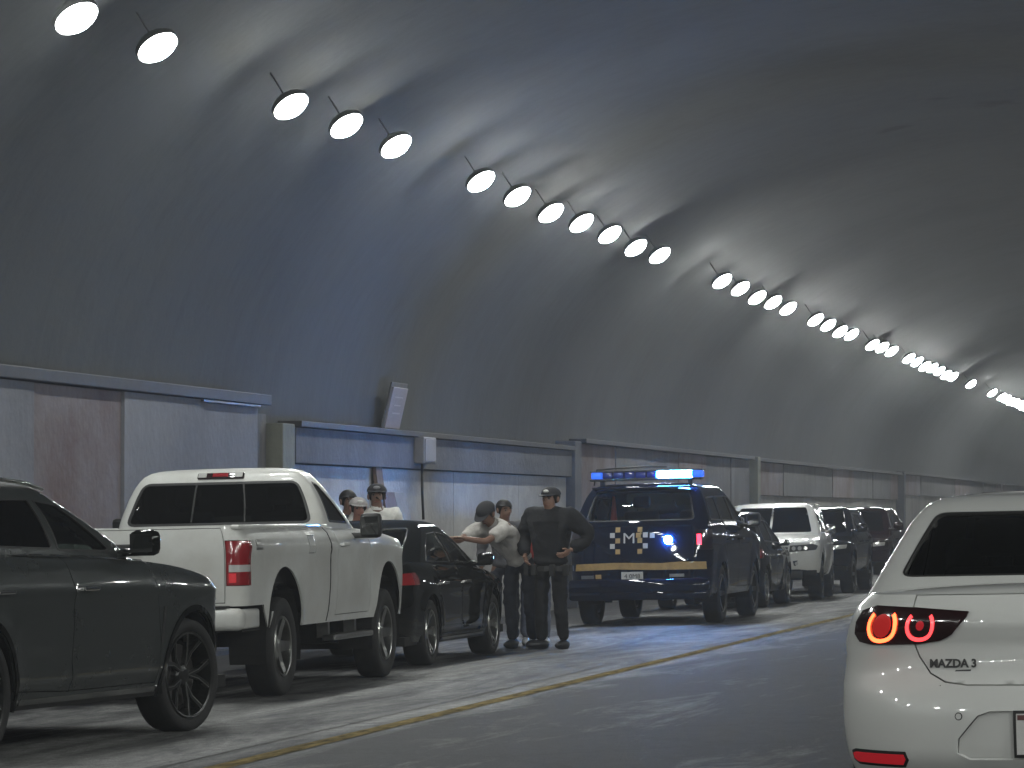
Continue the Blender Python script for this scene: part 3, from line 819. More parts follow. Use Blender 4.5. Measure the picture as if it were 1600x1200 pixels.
    v, f = deck(gh, None, 0.0, gh.P, sp.get('roof_crown', 0.005), 26, 13, z_const=gh.vmax)
    mesh_obj('roof_skin', v, f, sp.get('roof_mat', paint), root)
    for nm, p, m in wins:
        for q in ([p] if nm != 'windscreen' else [p, mirror(p)]):
            go = panel(nm, gh, q, m, root, (), max(res, 0.06), push=-0.006, skirt=0)
            if nm != 'windscreen':
                fr = panel('window_trim', gh, offset(q, sp.get('trim_w', 0.018)), sp.get('trim_mat', TRIM), go, [offset(q, -0.006)], 0.06, push=0.003, skirt=0.01)
    # wheels
    st = sp['wheel']
    for i, ax in enumerate(axes):
        for sg in (1,-1): wheel(root, sg*(W-sp.get('inset',0.135)), ax, R, sg, st, turn=(sp.get('steer',0) if i == 1 else 0))
    # mirrors
    if 'mirror' in sp:
        my, mz, mw, mh, md = sp['mirror']
        for sg in (1,-1):
            base = lo.pt(lo.S(my, mz)); bx = abs(base.x)
            mb = MB(); mb.box(sg*(bx+0.05+mw/2)-mw/2, sg*(bx+0.05+mw/2)+mw/2, my-md/2, my+md/2, mz+0.0, mz+mh, bev=min(mw,mh,md)*0.36)
            xs_ = sorted((sg*(bx-0.06), sg*(bx+0.10))); mb.box(xs_[0], xs_[1], my-0.03, my+0.05, mz+0.0, mz+0.05, bev=0.012)
            mo = mb.build('wing_mirror', sp.get('mirror_mat', paint), root, True)
            g = MB(); g.box(sg*(bx+0.05+mw/2)-mw*0.40, sg*(bx+0.05+mw/2)+mw*0.40, my-md/2-0.003, my-md/2+0.002, mz+mh*0.14, mz+mh*0.86); g.build('mirror_glass', sp.get('mirror_glass', MIRG), mo)
    for s_ in sp.get('seats', []): seat(root, *s_)
    return dict(root=root, lo=lo, gh=gh, top=top, body=body, arches=arches)

def sticker(c, name, poly, m, push=0.0025, parent=None, holes=(), res=0.05, skirt=0.003):
    return panel(name, c['lo'], poly, m, parent or c['root'], holes, res, push=push, skirt=skirt)
def rect(sh, x0, x1, z0, z1): return [sh.R(x0,z0), sh.R(x1,z0), sh.R(x1,z1), sh.R(x0,z1)]
def srect(sh, y0, y1, z0, z1): return [sh.S(y0,z0), sh.S(y1,z0), sh.S(y1,z1), sh.S(y0,z1)]

# ---- dark grey coupe SUV, nearest in the parked row
SUV = dict(paint=P_GREY, res=0.06, R=0.385, Ra=0.435, axles=(-1.47,1.50), rr=0.42, rf=0.5, br=0.12, bf=0.22, taper=0.03, flare=0.022,
  low=[(0.26,0.92,-2.40,2.26),(0.40,0.955,-2.48,2.36),(0.62,0.985,-2.52,2.40),(0.86,1.0,-2.52,2.40),(1.06,0.988,-2.48,2.32),(1.16,0.965,-2.43,2.22),(1.26,0.90,-2.36,2.08)],
  top=[(-2.52,1.14),(-1.9,1.22),(-1.0,1.235),(0.2,1.205),(0.8,1.175),(1.4,1.13),(2.0,1.03),(2.4,0.90)], bot=[(-2.6,0.34),(-1.0,0.27),(1.1,0.27),(2.5,0.30)],
  gh=[(1.14,0.915,-2.28,1.02),(1.26,0.895,-2.14,0.80),(1.42,0.83,-1.78,0.42),(1.56,0.765,-1.42,0.04),(1.66,0.70,-1.15,-0.22),(1.71,0.62,-0.98,-0.42),(1.735,0.52,-0.85,-0.58)],
  cowl=0.85, hood_crown=0.07, creases=[(-2.4,0.99,2.2,0.95,0.026,0.06),(-1.0,0.42,1.0,0.44,0.02,0.06)],
  doors=[[(-0.26,0.36),(0.98,0.36),(1.02,0.62),(0.93,1.0),(0.90,1.165),(-0.30,1.205)], [(-1.30,0.40),(-0.27,0.36),(-0.31,1.207),(-1.42,1.232),(-1.45,1.05),(-1.30,0.80)]],
  windows=[('side_window',[(-0.28,1.255),(0.47,1.24),(0.18,1.42),(-0.06,1.535),(-0.36,1.565)],G_CLEAR), ('side_window',[(-1.42,1.29),(-0.36,1.262),(-0.44,1.57),(-0.85,1.57),(-1.22,1.47)],G_DARK),
           ('quarter_window',[(-1.75,1.31),(-1.50,1.295),(-1.30,1.45),(-1.48,1.42)],G_DARK),
           ('windscreen',[(0,1.22),(0.66,1.22),(0.53,1.64),(0,1.64)],G_MID), ('rear_window',[(-0.58,1.30),(0.58,1.30),(0.48,1.62),(-0.48,1.62)],G_DARK)],
  trim_mat=TRIM, wheel=dict(mat=ALLOY_D, n=5, vee=0.30, sw=0.034, edge=True, rim=0.76), inset=0.13, steer=-0.12, yaw=math.radians(-7.5),
  mirror=(0.66,1.20,0.20,0.17,0.13), mirror_mat=P_BLACK, handle_z=1.00, handle_mat=CHROME, seats=[(0.38,-0.35,1.05),(-0.38,-0.35,1.05),(0,-1.0,0.96,1.2,True)])
c = make_car('suv', 'dark graphite coupe-roofed SUV parked nearest, its black wheel in front of the pickup tailgate', 'suv', (-8.40,21.84), 0, SUV)
lo = c['lo']
for sg in (1,-1):
    mm = (lambda p: p) if sg > 0 else mirror
    sticker(c, 'belt_strip', mm([lo.S(-1.85,1.225),lo.S(-1.0,1.222),lo.S(0.2,1.19),lo.S(0.86,1.160),lo.S(0.86,1.172),lo.S(0.2,1.204),lo.S(-1.0,1.234),lo.S(-1.85,1.236)]), CHROME, 0.006)
    sticker(c, 'sill_strip', mm([lo.S(-0.95,0.300),lo.S(0.98,0.300),lo.S(0.98,0.335),lo.S(-0.95,0.335)]), CHROME, 0.012, skirt=0.012)
    sticker(c, 'sill_cladding', mm([lo.S(-0.98,0.27),lo.S(1.02,0.27),lo.S(1.02,0.296),lo.S(-0.98,0.296)]), TRIM, 0.006)
    sticker(c, 'air_vent', mm([lo.S(1.02,0.62),lo.S(1.05,0.62),lo.S(1.10,0.86),lo.S(1.06,0.86)]), TRIM, 0.004)
    for i, ax in enumerate(SUV['axles']):
        cc = lo.S(ax, 0.385)
        ring = [(cc[0]+0.475*math.cos(t), cc[1]+0.475*math.sin(t)) for t in np.linspace(-0.28, PI+0.28, 30)]+[(cc[0]+0.437*math.cos(t), cc[1]+0.437*math.sin(t)) for t in np.linspace(PI+0.28, -0.28, 30)]
        sticker(c, 'arch_moulding', mm(ring), P_BLACK, 0.008, skirt=0.015)
    hl = [lo.F(0.50,0.86), lo.F(0.88,0.84), (lo.c+0.12,0.90), (lo.c+0.10,0.96), lo.F(0.80,0.97), lo.F(0.5,0.93)]
    sticker(c, 'headlight', hl if sg > 0 else mirror(hl), CLEAR_L, 0.004)
    tl = [(lo.a-0.35,0.92),(lo.b+0.1,0.95),(lo.b+0.15,1.03),(lo.a-0.35,1.02)]
    sticker(c, 'tail_light', tl if sg > 0 else mirror(tl), RED_L, 0.006)
for k in range(-4,5): sticker(c, 'grille_slat', [lo.F(0.02+0.0,0.62)]*0 or [(lo.P-abs(k)*0.06-0.02, 0.60),(lo.P-abs(k)*0.06-0.05,0.60),(lo.P-abs(k)*0.06-0.05,0.84),(lo.P-abs(k)*0.06-0.02,0.84)] if k >= 0 else mirror([(lo.P-abs(k)*0.06-0.02, 0.60),(lo.P-abs(k)*0.06-0.05,0.60),(lo.P-abs(k)*0.06-0.05,0.84),(lo.P-abs(k)*0.06-0.02,0.84)]), TRIM, 0.004)
for sg in (1,-1):
    rl = MB(); pts = [c['gh'].pt((sg*c['gh'].S(y, z)[0], c['gh'].S(y, z)[1]))+Vector((0,0,0.03)) for y, z in ((-1.35,1.60),(-1.1,1.655),(-0.7,1.675),(-0.35,1.65),(-0.12,1.61))]
    rl.tube(pts, 0.014, 8); rl.build('roof_rail', CHROME, c['root'], True)

# ---- white pickup
PK = dict(paint=P_WHITE, res=0.07, R=0.405, Ra=0.515, axles=(-1.75,1.65), rr=0.10, rf=0.38, br=0.02, bf=0.14, taper=0.015, flare=0.03,
  low=[(0.54,0.955,-2.84,2.58),(0.70,0.985,-2.87,2.64),(0.95,1.0,-2.88,2.65),(1.15,1.0,-2.88,2.62),(1.30,0.985,-2.87,2.54),(1.37,0.960,-2.86,2.46),(1.42,0.915,-2.85,2.40)],
  top=[(-2.9,1.39),(-0.42,1.39),(-0.30,1.385),(0.6,1.365),(1.1,1.345),(1.8,1.30),(2.65,1.20)], bot=[(-3,0.76),(-2.3,0.76),(-2.28,0.56),(3,0.56)],
  gh=[(1.30,0.945,-0.37,0.98),(1.40,0.93,-0.35,0.82),(1.58,0.87,-0.29,0.50),(1.74,0.79,-0.25,0.27),(1.83,0.72,-0.21,0.16),(1.875,0.64,-0.15,0.09),(1.89,0.55,-0.08,0.03)],
  grr=0.12, grf=0.14, gbr=0.03, cowl=0.80, hood_crown=0.06, no_shelf=False, creases=[(-2.8,1.21,2.5,1.17,0.022,0.07)],
  doors=[[(-0.12,0.62),(1.02,0.62),(1.02,1.0),(0.90,1.345),(-0.16,1.372)]],
  windows=[('side_window',[(-0.10,1.43),(0.52,1.415),(0.24,1.60),(0.02,1.74),(-0.08,1.755)],G_MID), ('windscreen',[(0,1.40),(0.72,1.40),(0.62,1.80),(0,1.80)],G_MID),
           ('rear_window',[(-0.81,1.425),(0.81,1.425),(0.68,1.765),(-0.68,1.765)],G_DARK)],
  cut=[('tail_light', lambda s: [(0.845,0.925),(s.b+0.055,0.925),(s.b+0.055,1.275),(0.845,1.275)], RED_L, True),
       ('tailgate', lambda s: [(-0.828,0.79),(0.828,0.79),(0.828,1.375),(-0.828,1.375)], P_WHITE, False),
       ('filler_flap', lambda s: srect(s,-1.04,-0.84,1.16,1.30), P_WHITE, False)],
  trim_w=0.022, wheel=dict(mat=ALLOY, n=5, sw=0.075, rim=0.60), inset=0.14, mirror=(0.52,1.27,0.19,0.22,0.11), mirror_mat=TRIM, handle_z=1.22, handle_mat=P_WHITE,
  seats=[(0.42,0.05,1.2),(-0.42,0.05,1.2)])
c = make_car('pickup_truck', 'white single-cab pickup truck with tall red and clear tail light, behind the dark SUV', 'pickup truck', (-8.93,29.82), 0, PK)
lo, gh, rt = c['lo'], c['gh'], c['root']
for sg in (1,-1):
    mm = (lambda p: p) if sg > 0 else mirror
    b = lo.b
    sticker(c, 'tail_light_clear', mm([(0.865,1.03),(b+0.035,1.03),(b+0.035,1.085),(0.865,1.085)]), CLEAR_L, 0.004)
    sticker(c, 'tail_light_reflector', mm([(0.865,0.945),(0.925,0.945),(0.925,1.02),(0.865,1.02)]), RED_L2, 0.005)
    sticker(c, 'cab_gap', mm(srect(lo,-0.395,-0.375,0.57,1.37)), CHASSIS, 0.003)
    sticker(c, 'body_moulding', mm(srect(lo,-2.20,-2.16,0.57,0.70)), P_WHITE, 0.001)
    sticker(c, 'fender_badge', mm(srect(lo,-2.60,-2.42,1.20,1.28)), ALLOY, 0.004)
    hl = [lo.F(0.55,0.95), lo.F(0.90,0.95), (lo.c+0.2,1.0),(lo.c+0.2,1.12), lo.F(0.85,1.15), lo.F(0.55,1.14)]
    sticker(c, 'headlight', hl if sg > 0 else mirror(hl), CLEAR_L, 0.004)
    sb = MB(); xx = sorted((sg*0.90, sg*1.02)); sb.box(xx[0], xx[1], -0.30, 1.02, 0.40, 0.45, bev=0.015); sb.box(min(sg*0.8,sg*0.9), max(sg*0.8,sg*0.9), -0.1, -0.04, 0.42, 0.56); sb.box(min(sg*0.8,sg*0.9), max(sg*0.8,sg*0.9), 0.8, 0.86, 0.42, 0.56); sb.build('running_board', ALLOY, rt)
# bed lining, bumper, high brake light, handle
bl = MB(); bl.box(-0.86,0.86,-2.80,-0.42,0.86,0.90); bl.box(-0.89,-0.86,-2.80,-0.42,0.90,1.36); bl.box(0.86,0.89,-2.80,-0.42,0.90,1.36); bl.box(-0.88,0.88,-0.45,-0.42,0.90,1.36); bl.box(-0.82,0.82,-2.84,-2.81,0.86,1.365)
bl.build('bed_liner', TRIM, rt)
for sg in (1,-1):
    br = MB(); br.box(min(sg*0.86,sg*0.935), max(sg*0.86,sg*0.935), -2.84, -0.43, 1.365, 1.402, bev=0.012); br.build('bed_rail_cap', P_WHITE, rt, True)
bu = MB(); bu.box(-0.99,0.99,-3.02,-2.84,0.57,0.745,bev=0.05)
for sg in (1,-1): bu.box(min(sg*0.90,sg*0.982), max(sg*0.90,sg*0.982), -2.93,-2.46,0.58,0.735,bev=0.02)
bu.build('rear_bumper', P_WHITE, rt, True)
bu = MB(); bu.box(-0.86,0.86,-3.0,-2.88,0.746,0.765); bu.build('bumper_step', TRIM, rt)
tgp = MB(); M0 = lo.frame((0,1.22)); tgp.box(-0.13,0.13,-0.045,0.045,0,0.012,M0,bev=0.008); tgp.build('tailgate_handle', TRIM, rt)
M0 = gh.frame(gh.R(0.0,1.83), 0.0); hb = MB(); hb.box(-0.21,0.21,-0.03,0.03,-0.01,0.02,M0,bev=0.01); hbo = hb.build('high_brake_light', SMOKE_L, rt, True)
hb = MB(); hb.box(-0.20,-0.125,-0.024,0.024,0.02,0.024,M0); hb.box(0.125,0.20,-0.024,0.024,0.02,0.024,M0); hb.build('cargo_lamp', CLEAR_L, hbo)
hb = MB(); hb.box(-0.07,0.07,-0.018,0.018,0.02,0.024,M0); hb.build('red_lens', RED_L, hbo)
for x in (-0.24,0.24): 
    o = panel('window_mullion', gh, [gh.R(x-0.007,1.44),gh.R(x+0.007,1.44),gh.R(x*0.88+0.007,1.76),gh.R(x*0.88-0.007,1.76)], TRIM, rt, push=0.002, skirt=0.01)
pp = MB(); M0 = Matrix.Translation((0,-3.025,0.66)) @ Matrix.Rotation(PI/2,4,'X'); pp.box(-0.15,0.15,-0.075,0.075,0,0.004,M0); pp.build('licence_plate', PLATE, rt)

# ---- black sedan
SEDAN = dict(paint=P_BLACK, R=0.325, Ra=0.375, axles=(-1.40,1.42), rr=0.34, rf=0.42, br=0.12, bf=0.2, taper=0.05, flare=0.018, res=0.07,
  low=[(0.20,0.84,-2.30,2.24),(0.34,0.875,-2.38,2.33),(0.55,0.895,-2.40,2.35),(0.74,0.90,-2.38,2.32),(0.90,0.875,-2.32,2.20),(1.04,0.83,-2.25,2.05)],
  top=[(-2.4,0.99),(-1.7,1.015),(-1.0,0.99),(0.3,0.955),(0.95,0.93),(1.6,0.86),(2.1,0.76),(2.35,0.69)], bot=[(-2.5,0.26),(-1.0,0.21),(1.2,0.21),(2.4,0.24)],
  gh=[(0.90,0.835,-1.95,1.25),(1.00,0.80,-1.72,1.02),(1.14,0.74,-1.36,0.68),(1.28,0.665,-0.98,0.34),(1.37,0.60,-0.70,0.10),(1.415,0.52,-0.5,-0.05),(1.43,0.44,-0.38,-0.15)],
  cowl=1.0, trunk=-1.55, hood_crown=0.06, creases=[(-2.3,0.80,2.1,0.70,0.016,0.05),(-0.95,0.34,0.95,0.36,0.015,0.05)],
  doors=[[(-0.10,0.30),(0.98,0.30),(1.02,0.6),(0.93,0.92),(-0.15,0.955)], [(-1.02,0.42),(-0.92,0.30),(-0.11,0.30),(-0.16,0.957),(-1.12,0.98),(-1.16,0.80)]],
  windows=[('side_window',[(-0.12,1.0),(0.72,0.985),(0.40,1.15),(0.10,1.28),(-0.18,1.305)],G_CLEAR), ('side_window',[(-1.20,1.025),(-0.20,1.0),(-0.26,1.305),(-0.62,1.29),(-0.95,1.18)],G_CLEAR),
           ('windscreen',[(0,0.99),(0.64,0.99),(0.50,1.36),(0,1.36)],G_CLEAR), ('rear_window',[(-0.60,1.05),(0.60,1.05),(0.50,1.35),(-0.50,1.35)],G_CLEAR)],
  trim_mat=CHROME, trim_w=0.012, wheel=dict(mat=ALLOY, n=5, vee=0.2, sw=0.035, rim=0.68), mirror=(0.72,0.95,0.17,0.13,0.11), handle_z=0.80, handle_mat=CHROME,
  cut=[('tail_light', lambda s: [(0.50,0.80),(s.b+0.12,0.80),(s.b+0.16,0.86),(s.b+0.05,0.92),(0.55,0.90)], RED_L, True), ('trunk_lid', lambda s: [(-0.49,0.60),(0.49,0.60),(0.53,0.97),(-0.53,0.97)], P_BLACK, False)],
  seats=[(0.36,-0.15,0.88),(-0.36,-0.15,0.88),(0,-0.75,0.78,1.15,True)])
c = make_car('sedan', 'glossy black sedan ahead of the pickup with men gathered at its front', 'car', (-9.04,35.50), 0, SEDAN)
lo = c['lo']
for sg in (1,-1):
    mm = (lambda p: p) if sg > 0 else mirror
    sticker(c, 'sill_strip', mm(srect(lo,-0.95,0.95,0.235,0.26)), CHROME, 0.01)
    hl = [lo.F(0.45,0.60), (lo.c+0.05,0.62), (lo.c+0.05,0.70), lo.F(0.5,0.68)]
    sticker(c, 'headlight', hl if sg > 0 else mirror(hl), CLEAR_L, 0.004)
sticker(c, 'trunk_strip', rect(lo,-0.45,0.45,0.815,0.84), CHROME, 0.008)
sticker(c, 'licence_plate', rect(lo,-0.15,0.15,0.66,0.80), PLATE, 0.008)

# ---- police vehicle
POL = dict(paint=P_NAVY, R=0.39, Ra=0.44, axles=(-1.50,1.45), rr=0.22, rf=0.4, br=0.05, bf=0.18, taper=0.02, flare=0.02, res=0.08,
  low=[(0.36,0.92,-2.46,2.40),(0.50,0.955,-2.54,2.50),(0.80,0.975,-2.55,2.52),(1.05,0.98,-2.53,2.48),(1.25,0.965,-2.50,2.40),(1.36,0.94,-2.46,2.30)],
  top=[(-2.55,1.33),(-1.0,1.33),(0.4,1.30),(0.9,1.27),(1.6,1.22),(2.52,1.10)], bot=[(-2.6,0.42),(-1.0,0.37),(1.0,0.37),(2.6,0.40)],
  gh=[(1.26,0.93,-2.46,1.18),(1.38,0.91,-2.40,0.98),(1.56,0.85,-2.28,0.62),(1.72,0.79,-2.14,0.30),(1.82,0.73,-2.02,0.10),(1.87,0.65,-1.9,-0.05),(1.89,0.56,-1.8,-0.15)],
  cowl=0.95, hood_crown=0.05, creases=[(-2.5,1.10,2.4,1.06,0.012,0.06)],
  doors=[[(-0.05,0.46),(1.0,0.46),(1.02,0.8),(0.95,1.27),(-0.08,1.31)], [(-1.02,0.50),(-0.06,0.46),(-0.09,1.312),(-1.12,1.325),(-1.12,0.95)]],
  windows=[('side_window',[(-0.06,1.38),(0.70,1.36),(0.36,1.56),(0.08,1.70),(-0.1,1.71)],G_MID), ('side_window',[(-1.08,1.385),(-0.14,1.38),(-0.17,1.71),(-1.05,1.70)],G_TINT), ('side_window',[(-2.08,1.40),(-1.18,1.385),(-1.14,1.70),(-1.88,1.68)],G_TINT),
           ('windscreen',[(0,1.36),(0.74,1.36),(0.62,1.80),(0,1.80)],G_MID), ('rear_window',[(-0.72,1.40),(0.72,1.40),(0.62,1.78),(-0.62,1.78)],G_CLEAR)],
  wheel=dict(mat=ALLOY_D, n=5, sw=0.06, rim=0.66), mirror=(0.75,1.28,0.20,0.2,0.12), mirror_mat=TRIM, handle_z=1.12, handle_mat=TRIM,
  cut=[('tail_light', lambda s: [(0.79,1.0),(s.b+0.02,1.0),(s.b+0.02,1.26),(0.79,1.26)], SMOKE_L, True), ('tailgate', lambda s: [(-0.755,0.58),(0.755,0.58),(0.755,1.315),(-0.755,1.315)], P_NAVY, False)],
  seats=[(0.4,-0.05,1.2),(-0.4,-0.05,1.2)])
c = make_car('police_suv', 'navy police SUV with blue light bar, checkered emblem and amber band on its tailgate', 'police car', (-8.32,49.15), 0, POL)
lo, gh, rt = c['lo'], c['gh'], c['root']
sticker(c, 'amber_band', [(-0.90,0.735),(-0.3,0.75),(0.25,0.735),(0.94,0.735),(0.93,0.835),(0.55,0.84),(0.30,0.825),(-0.35,0.84),(-0.88,0.825)], AMBER, 0.004)
q = 0.066
def sq(x, z, m): sticker(c, 'checker_square', rect(lo, x-q/2, x+q/2, z-q/2, z+q/2), m, 0.004, res=0.1)
for i in range(5):
    z = 0.985+i*q*1.10
    xl = -0.36+(0.075 if i % 2 == 0 else 0.0); xr = 0.02+(0.0 if i % 2 == 0 else 0.075)
    sq(xl, z, AMBER if i % 2 == 0 else WHITE); sq(xr, z, AMBER if i % 2 == 0 else WHITE)
sq(0.03+0.16, 1.195, WHITE); sq(0.03-0.03, 1.20, AMBER)
text_mesh('lettering', "M", 0.20, WHITE, rt, lo.frame((-0.13,1.155), 0.005) @ Matrix.Rotation(0,4,'Z'), sx=1.15)
text_mesh('lettering', "S", 0.085, AMBER, rt, lo.frame((0.03,1.235), 0.005))
sticker(c, 'licence_plate', rect(lo,-0.24,0.06,0.60,0.715), PLATE, 0.008)
text_mesh('lettering', "4 0M8", 0.085, INK, rt, lo.frame((-0.09,0.655), 0.012))
sticker(c, 'reflector', rect(lo,-0.80,-0.62,0.630,0.675), ALLOY, 0.006); sticker(c, 'reflector', rect(lo,-0.60,-0.52,0.630,0.685), AMBER, 0.006); sticker(c, 'reflector', rect(lo,0.42,0.62,0.640,0.680), ALLOY, 0.006)
sticker(c, 'tail_light_lit', [(0.80,1.06),(0.86,1.06),(0.86,1.20),(0.80,1.20)], RED_ON, 0.006)
sticker(c, 'blue_strobe', circle(0.41, 1.13, 0.055, 16), BLUE_ON, 0.02, res=0.03, skirt=0.02)
bu = MB(); bu.box(-0.95,0.95,-2.62,-2.40,0.34,0.50,bev=0.05); bu.box(-0.95,0.95,-2.66,-2.50,0.44,0.62,bev=0.05); bu.build('rear_bumper', P_NAVY, rt, True)
# light bar: frame, unlit blue modules, lit modules on the right end
lb = MB(); lb.box(-0.76,0.76,-1.92,-1.66,1.935,1.965,bev=0.012)
for sx in (-0.6,0.6): lb.box(sx-0.03,sx+0.03,-1.83,-1.75,1.86,1.94)
lbo = lb.build('light_bar', TRIM, rt)
for k in range(10):
    x0 = -0.74+k*0.152
    m = BLUE_ON if k in (6,7,8) else (BLUE_DIM if k in (0,9) else BLUE_OFF)
    mb = MB(); mb.box(x0+0.004, x0+0.144, -1.925, -1.655, 1.967, 2.055, bev=0.016); mb.build('light_module', m, lbo, True)
blocker = MB(); blocker.box(-0.75,0.79,-1.935,-1.645,2.057,2.075,bev=0.006); blocker.build('light_bar_blocker', TRIM, lbo)  # opaque cover added to keep the blue light off the vault
rk = MB(); rk.tube([(-0.70,-1.9,1.88),(-0.66,-1.9,2.09),(0.0,-1.9,2.12),(0.3,-1.9,2.11)], 0.012, 8); rk.build('roof_hoop', TRIM, rt, True)
sp_ = MB(); sp_.box(-0.66,0.66,-2.28,-2.0,1.82,1.85,bev=0.012); sp_.build('roof_spoiler', P_NAVY, rt, True)
# traffic cone carried in the load space
cz = tag(empty('traffic_cone', (-8.80,47.3,SL*-8.80+1.33)), 'slim orange traffic cone seen through the police vehicle rear window', 'traffic cone')
k = MB(); n_ = 16
prof_ = [(0.055,0.02),(0.05,0.06),(0.018,0.40),(0.012,0.405)]
vs = [(r*math.cos(2*PI*j/n_), r*math.sin(2*PI*j/n_), z) for r, z in prof_ for j in range(n_)]; fs = [(i*n_+j, i*n_+(j+1)%n_, (i+1)*n_+(j+1)%n_, (i+1)*n_+j) for i in range(3) for j in range(n_)]
k.add(vs, fs+[tuple(3*n_+j for j in range(n_))]); k.build('cone', mat('cone_orange', (0.75,0.10,0.05), 0.5, emit=(1,0.12,0.06), es=0.0), cz, True)
k = MB(); k.box(-0.09,0.09,-0.09,0.09,0,0.022,bev=0.006); k.build('base', TRIM, cz)

# ---- dark hatchback, the two SUVs facing the camera
HATCH = dict(paint=P_DARK, R=0.32, Ra=0.37, axles=(-1.25,1.25), rr=0.3, rf=0.36, br=0.08, bf=0.18, taper=0.04, flare=0.02, res=0.10,
  low=[(0.24,0.82,-1.92,1.90),(0.42,0.86,-1.98,1.98),(0.66,0.875,-2.0,2.0),(0.86,0.87,-1.98,1.95),(1.02,0.84,-1.93,1.82)],
  top=[(-2.0,1.0),(-1.0,1.0),(0.4,0.96),(0.9,0.94),(1.5,0.88),(2.0,0.74)], gh=[(0.92,0.82,-1.95,1.18),(1.03,0.80,-1.86,0.96),(1.20,0.73,-1.62,0.60),(1.36,0.66,-1.34,0.28),(1.46,0.60,-1.12,0.05),(1.505,0.52,-0.95,-0.1),(1.52,0.44,-0.82,-0.2)],
  cowl=0.95, hood_crown=0.05, creases=[(-1.9,0.80,1.9,0.72,0.014,0.05)],
  doors=[[(-0.05,0.32),(0.92,0.32),(0.9,0.93),(-0.08,0.97)], [(-0.86,0.42),(-0.06,0.32),(-0.09,0.972),(-0.98,0.985)]],
  windows=[('side_window',[(-0.08,1.03),(0.66,1.01),(0.34,1.20),(0.06,1.35),(-0.12,1.37)],G_MID), ('side_window',[(-1.05,1.05),(-0.16,1.03),(-0.2,1.37),(-0.9,1.35)],G_TINT), ('windscreen',[(0,1.02),(0.64,1.02),(0.5,1.44),(0,1.44)],G_MID), ('rear_window',[(-0.6,1.08),(0.6,1.08),(0.5,1.42),(-0.5,1.42)],G_TINT)],
  wheel=dict(mat=ALLOY, n=7, sw=0.035, rim=0.68), mirror=(0.68,0.95,0.10,0.10,0.08), handle_z=0.82, handle_mat=CHROME,
  cut=[('tail_light', lambda s: [(0.50,0.78),(s.b+0.10,0.78),(s.b+0.12,0.92),(0.55,0.90)], RED_L, True), ('tailgate', lambda s: [(-0.49,0.5),(0.49,0.5),(0.52,0.985),(-0.52,0.985)], P_DARK, False)])
c = make_car('hatchback', 'dark hatchback with red tail lights just ahead of the police vehicle', 'car', (-8.76,56.95), 0, HATCH)
lo = c['lo']
sticker(c, 'lit_lamp', [(0.74,0.82),(0.80,0.82),(0.80,0.86),(0.74,0.86)], RED_ON, 0.005); sticker(c, 'lit_lamp', [(0.84,0.86),(0.92,0.86),(0.92,0.89),(0.84,0.89)], RED_ON, 0.005)
sticker(c, 'lit_strip', rect(lo,0.15,0.46,0.845,0.87), RED_GLOW, 0.005)
sticker(c, 'bumper_strip', rect(lo,0.30,0.70,0.42,0.44), CHROME, 0.006); sticker(c, 'licence_plate', rect(lo,-0.15,0.15,0.62,0.74), PLATE, 0.006)
sticker(c, 'bumper_strip', rect(lo,0.36,0.68,0.56,0.575), CHROME, 0.006)

WSUV = dict(paint=P_WHITE3, R=0.35, Ra=0.405, axles=(-1.33,1.33), rr=0.3, rf=0.40, br=0.06, bf=0.16, taper=0.04, flare=0.025, res=0.08,
  low=[(0.42,0.85,-2.14,2.10),(0.56,0.895,-2.24,2.20),(0.80,0.92,-2.25,2.22),(0.98,0.92,-2.22,2.18),(1.12,0.90,-2.18,2.06),(1.20,0.88,-2.14,1.95)],
  top=[(-2.25,1.16),(-1.0,1.15),(0.4,1.12),(0.85,1.10),(1.5,1.06),(2.2,0.99)], bot=[(-2.3,0.44),(-0.9,0.34),(0.9,0.34),(1.3,0.44),(2.0,0.48),(2.3,0.56)],
  gh=[(1.06,0.86,-2.12,1.15),(1.16,0.845,-2.05,0.97),(1.34,0.78,-1.9,0.62),(1.50,0.72,-1.72,0.32),(1.60,0.66,-1.58,0.12),(1.645,0.58,-1.45,-0.02),(1.66,0.5,-1.35,-0.1)],
  cowl=0.92, hood_crown=0.05, creases=[(-2.1,0.92,2.1,0.88,0.014,0.05)],
  doors=[[(-0.02,0.45),(0.90,0.45),(0.92,0.8),(0.86,1.09),(-0.05,1.125)], [(-0.92,0.52),(-0.03,0.45),(-0.06,1.127),(-1.02,1.14)]],
  windows=[('side_window',[(-0.06,1.19),(0.64,1.175),(0.34,1.36),(0.08,1.51),(-0.1,1.525)],G_TINT), ('side_window',[(-1.0,1.20),(-0.14,1.19),(-0.18,1.525),(-0.95,1.51)],G_TINT), ('side_window',[(-1.75,1.22),(-1.1,1.205),(-1.05,1.505),(-1.55,1.48)],G_TINT), ('windscreen',[(0,1.16),(0.70,1.16),(0.56,1.59),(0,1.59)],G_DARK), ('rear_window',[(-0.62,1.2),(0.62,1.2),(0.52,1.56),(-0.52,1.56)],G_TINT)],
  wheel=dict(mat=ALLOY_D, n=5, sw=0.06, rim=0.66), mirror=(0.70,1.12,0.19,0.16,0.12), mirror_mat=CHROME, handle_z=0.95)
c = make_car('suv', 'white SUV facing the camera, windscreen dark, between dark cars', 'suv', (-8.58,61.55), 1, dict(WSUV, yaw=math.radians(3.5)))
lo, gh, rt = c['lo'], c['gh'], c['root']
